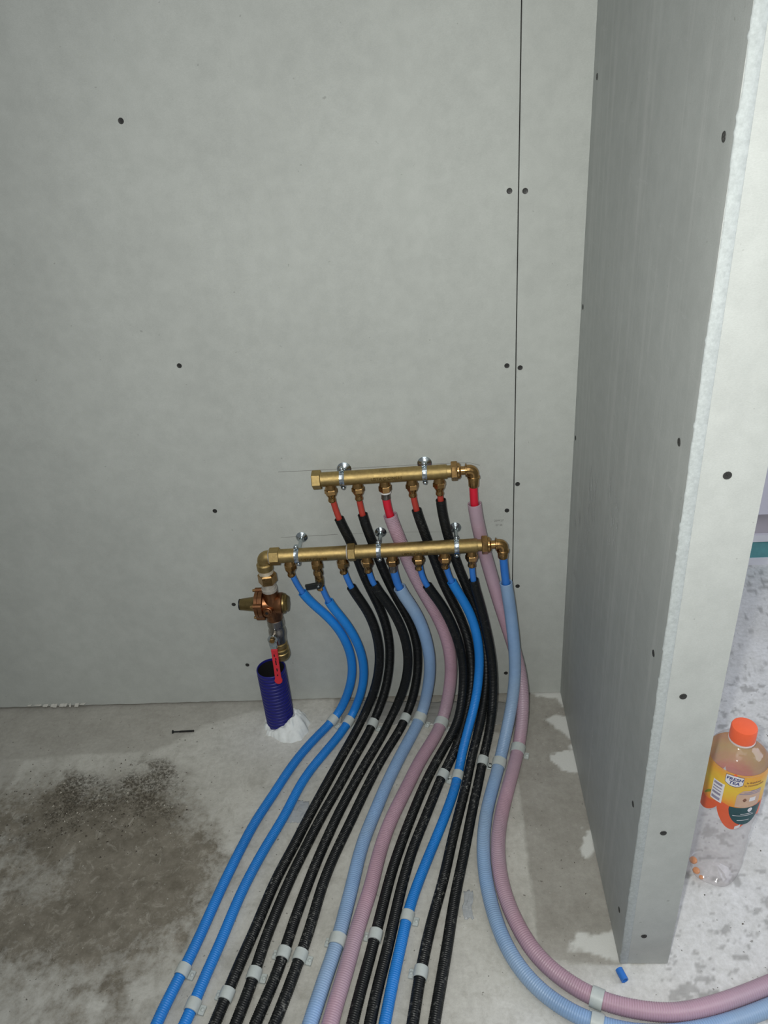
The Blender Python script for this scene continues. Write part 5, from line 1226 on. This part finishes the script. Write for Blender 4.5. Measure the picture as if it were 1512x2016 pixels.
# beige roundel, dark green panel
decal('beige_panel', -104, -55, lambda s: 0.2215 - 0.002 * math.cos(math.radians((s + 80) * 3.4)), lambda s: 0.2590 - 0.012 * max(0, (-92 - s) / 12) ** 1.5, 'lab_beige', 0.00020, lab)
for (s0, s1, z) in ((-80, -58, 0.2572), (-92, -56, 0.2535), (-100, -58, 0.2500)):
    decal('small_print', s0, s1, z, z + 0.0018, 'lab_grey', 0.0003, lab, rows=2)
decal('pictogram', -92, -84, lambda s: 0.2375 - 0.0042 * math.sqrt(max(0, 1 - ((s + 88) / 4) ** 2)), lambda s: 0.2375 + 0.0042 * math.sqrt(max(0, 1 - ((s + 88) / 4) ** 2)), 'lab_brown', 0.0003, lab)
decal('pictogram', -79, -66, 0.2335, 0.2425, 'lab_white', 0.0003, lab)
gp = decal('green_panel', -113, -45, lambda s: 0.2195 - 0.0415 * math.sqrt(max(0, 1 - ((s + 79) / 34.5) ** 2)), lambda s: 0.2195, 'lab_green', 0.00026, lab)
for (s0, s1, z) in ((-90, -66, 0.2040), (-104, -62, 0.2000), (-94, -70, 0.1890)):
    decal('small_print', s0, s1, z, z + 0.0012, 'lab_white', 0.0004, gp, rows=2)
decal('roundel', -78, -67, lambda s: 0.2130 - 0.0050 * math.sqrt(max(0, 1 - ((s + 72.5) / 5.5) ** 2)), lambda s: 0.2130 + 0.0050 * math.sqrt(max(0, 1 - ((s + 72.5) / 5.5) ** 2)), 'lab_white', 0.0004, gp)
decal('white_corner', -95, -85, lambda s: scallop(s) + 0.001, lambda s: scallop(s) + 0.009, 'lab_white', 0.0003, lab)
decal('leaf', -166, -152, lambda s: 0.222 + 0.0010 * (s + 159), lambda s: 0.226 + 0.0012 * (s + 159) + 0.003 * math.cos((s + 159) / 7 * PI / 2), 'lab_leaf', 0.0002, lab)
# the last drops of tea
def tea():
    m, nt, b = new_mat('orange_tea')
    b.inputs['Base Color'].default_value = (0.72, 0.28, 0.08, 1)
    b.inputs['Roughness'].default_value = 0.1
    return m
M['tea'] = tea()
b = MB()
for (ang, rr, z, s) in ((-160, 0.035, 0.0105, 0.0065), (172, 0.034, 0.016, 0.0070), (-140, 0.036, 0.008, 0.004)):
    t = math.radians(ang)
    b.lathe((BXc + rr * math.cos(t), BYc + rr * math.sin(t), z), (0, 0, 1), [(-s * 0.6, s * 0.4), (-s * 0.3, s * 0.9), (0.0, s), (s * 0.35, s * 0.85), (s * 0.6, s * 0.3)], 14)
b.build('tea_drops', M['tea'], bo)

# ---------------------------------------------------------------- small things on the floor
sc = empty('loose_screw', (-0.602, -0.099, 0))
tag(sc, 'black screw lying on the bare strip at the foot of the wall', 'screw')
sd = Vector((0.997, 0.035, 0)).normalized()
so_ = Vector((-0.6269, -0.1000, 0.0034))
MB().lathe(so_, sd, [(0.0, 0.0042), (0.0012, 0.0042), (0.0045, 0.0018), (0.0170, 0.0018)], 14).build('head', M['black_plastic'], sc)
pf = []
for k in range(22):
    pf += [(0.017 + k * 0.0015, 0.0016), (0.0177 + k * 0.0015, 0.0026)]
pf += [(0.0505, 0.0006)]
MB().lathe(so_, sd, pf, 10).build('thread', M['screw_dark'], sc)

bp_ = empty('pipe_offcut', (0.2595, -0.637, 0))
tag(bp_, 'short blue pipe offcut lying at the foot of the partition', 'offcut')
od = Vector((0.30, -0.95, 0)).normalized()
MB().lathe(Vector((0.2555, -0.6285, 0.0062)), od, [(0.0, 0.0040), (0.0, 0.0060), (0.0185, 0.0060), (0.0185, 0.0042), (0.004, 0.0040)], 20, cap0=False).build('pipe_wall', M['pipe_blue'], bp_)

# clear film strewn behind and between the hoses
def film_mat(name, col, alpha, rough=0.18):
    m, nt, b = new_mat(name)
    b.inputs['Base Color'].default_value = (*col, 1)
    b.inputs['Roughness'].default_value = rough
    b.inputs['Alpha'].default_value = alpha
    c = coords(nt)
    bump(nt, b, noise(nt, coords(nt, (30, 120, 30)), 1.0, 4, 0.6, 1.0), 0.6, 0.004)
    return m
M['film'] = film_mat('crumpled_film', (0.42, 0.42, 0.40), 0.55)
M['scrap'] = film_mat('clear_scrap', (0.55, 0.58, 0.60), 0.5)
def film(name, x0, x1, y0, y1, h, seed, mat, label, nx=60, ny=16, taper=0.0):
    N = Noise(seed)
    Vv = np.zeros((ny, nx, 3))
    for i in range(ny):
        v = i / (ny - 1)
        for k in range(nx):
            u = k / (nx - 1)
            x = x0 + (x1 - x0) * u + 0.010 * (N.fbm(v * 3, 0.5, 1.5) - 0.5)
            y = y0 + (y1 - y0) * v + (0.016 * (N.fbm(u * 6, 3.1 + seed, 1.6) - 0.5) + taper * (u - 0.5))
            z = 0.0005 + h * N.fbm(u * 14, v * 5, 1.2, 3) ** 2 * math.sin(PI * min(1, max(0, v * 0.96 + 0.02)))
            Vv[i, k] = (x, y, z)
    o = link(name, grid_mesh(name, Vv), M[mat])
    sol = o.modifiers.new('thick', 'SOLIDIFY'); sol.thickness = 0.0002
    tag(o, label, 'plastic film')
    return o
film('plastic_film', -0.245, 0.150, -0.088, -0.018, 0.006, 3, 'film', 'crumpled clear film along the wall behind the hoses', taper=-0.02)
film('plastic_scrap', -0.330, -0.288, -0.345, -0.292, 0.010, 9, 'scrap', 'small torn scrap of clear film beside the second blue hose', 16, 16)
film('plastic_scrap', 0.0125, 0.0290, -0.540, -0.488, 0.006, 14, 'scrap', 'small clear scrap lying between black hoses and the curving pale blue hose', 12, 16)

# crumbs of mortar and soil
def crumbs(name, n, region, sizes, mat, label, seed):
    rs = random.Random(seed)
    b = MB()
    for _ in range(n):
        x, y = region(rs)
        s = rs.uniform(*sizes)
        pts = []
        for (dx, dy, dz) in ((1, 0, 0), (-0.5, 0.85, 0), (-0.5, -0.85, 0), (0.1, 0.1, 1.0)):
            pts.append((x + s * (dx + rs.uniform(-0.35, 0.35)), y + s * (dy + rs.uniform(-0.35, 0.35)), max(0, s * dz * rs.uniform(0.5, 1.1)) - 0.0002))
        b.add(pts, [(0, 1, 3), (1, 2, 3), (2, 0, 3), (0, 2, 1)])
    o = b.build(name, mat, None, sharp=None)
    tag(o, label, 'debris', None, 'stuff')
def in_soil(rs):
    while True:
        x, y = rs.gauss(-0.73, 0.10), rs.gauss(-0.30, 0.055)
        if -1.0 < x < -0.5 and -0.5 < y < -0.17: return x, y
def anywhere(rs):
    while True:
        x, y = rs.uniform(-1.0, 0.85), rs.uniform(-0.72, -0.08)
        if not (-0.34 < x < 0.20) and not (0.24 < x < 0.36 and y > -0.65) and not (x < -0.36 and x > -0.55 and y < -0.35): return x, y
crumbs('soil_crumbs', 260, in_soil, (0.0008, 0.0026), plain('soil', (0.06, 0.05, 0.037), 0.9), 'dark soil crumbs on the damp patch', 5)
crumbs('mortar_crumbs', 90, in_soil, (0.0008, 0.0026), plain('mortar', (0.48, 0.45, 0.38), 0.9), 'pale mortar grains on the damp patch', 6)
crumbs('floor_grit', 150, anywhere, (0.0008, 0.0024), plain('grit', (0.12, 0.11, 0.09), 0.9), 'dark grit scattered over the pale floor', 7)
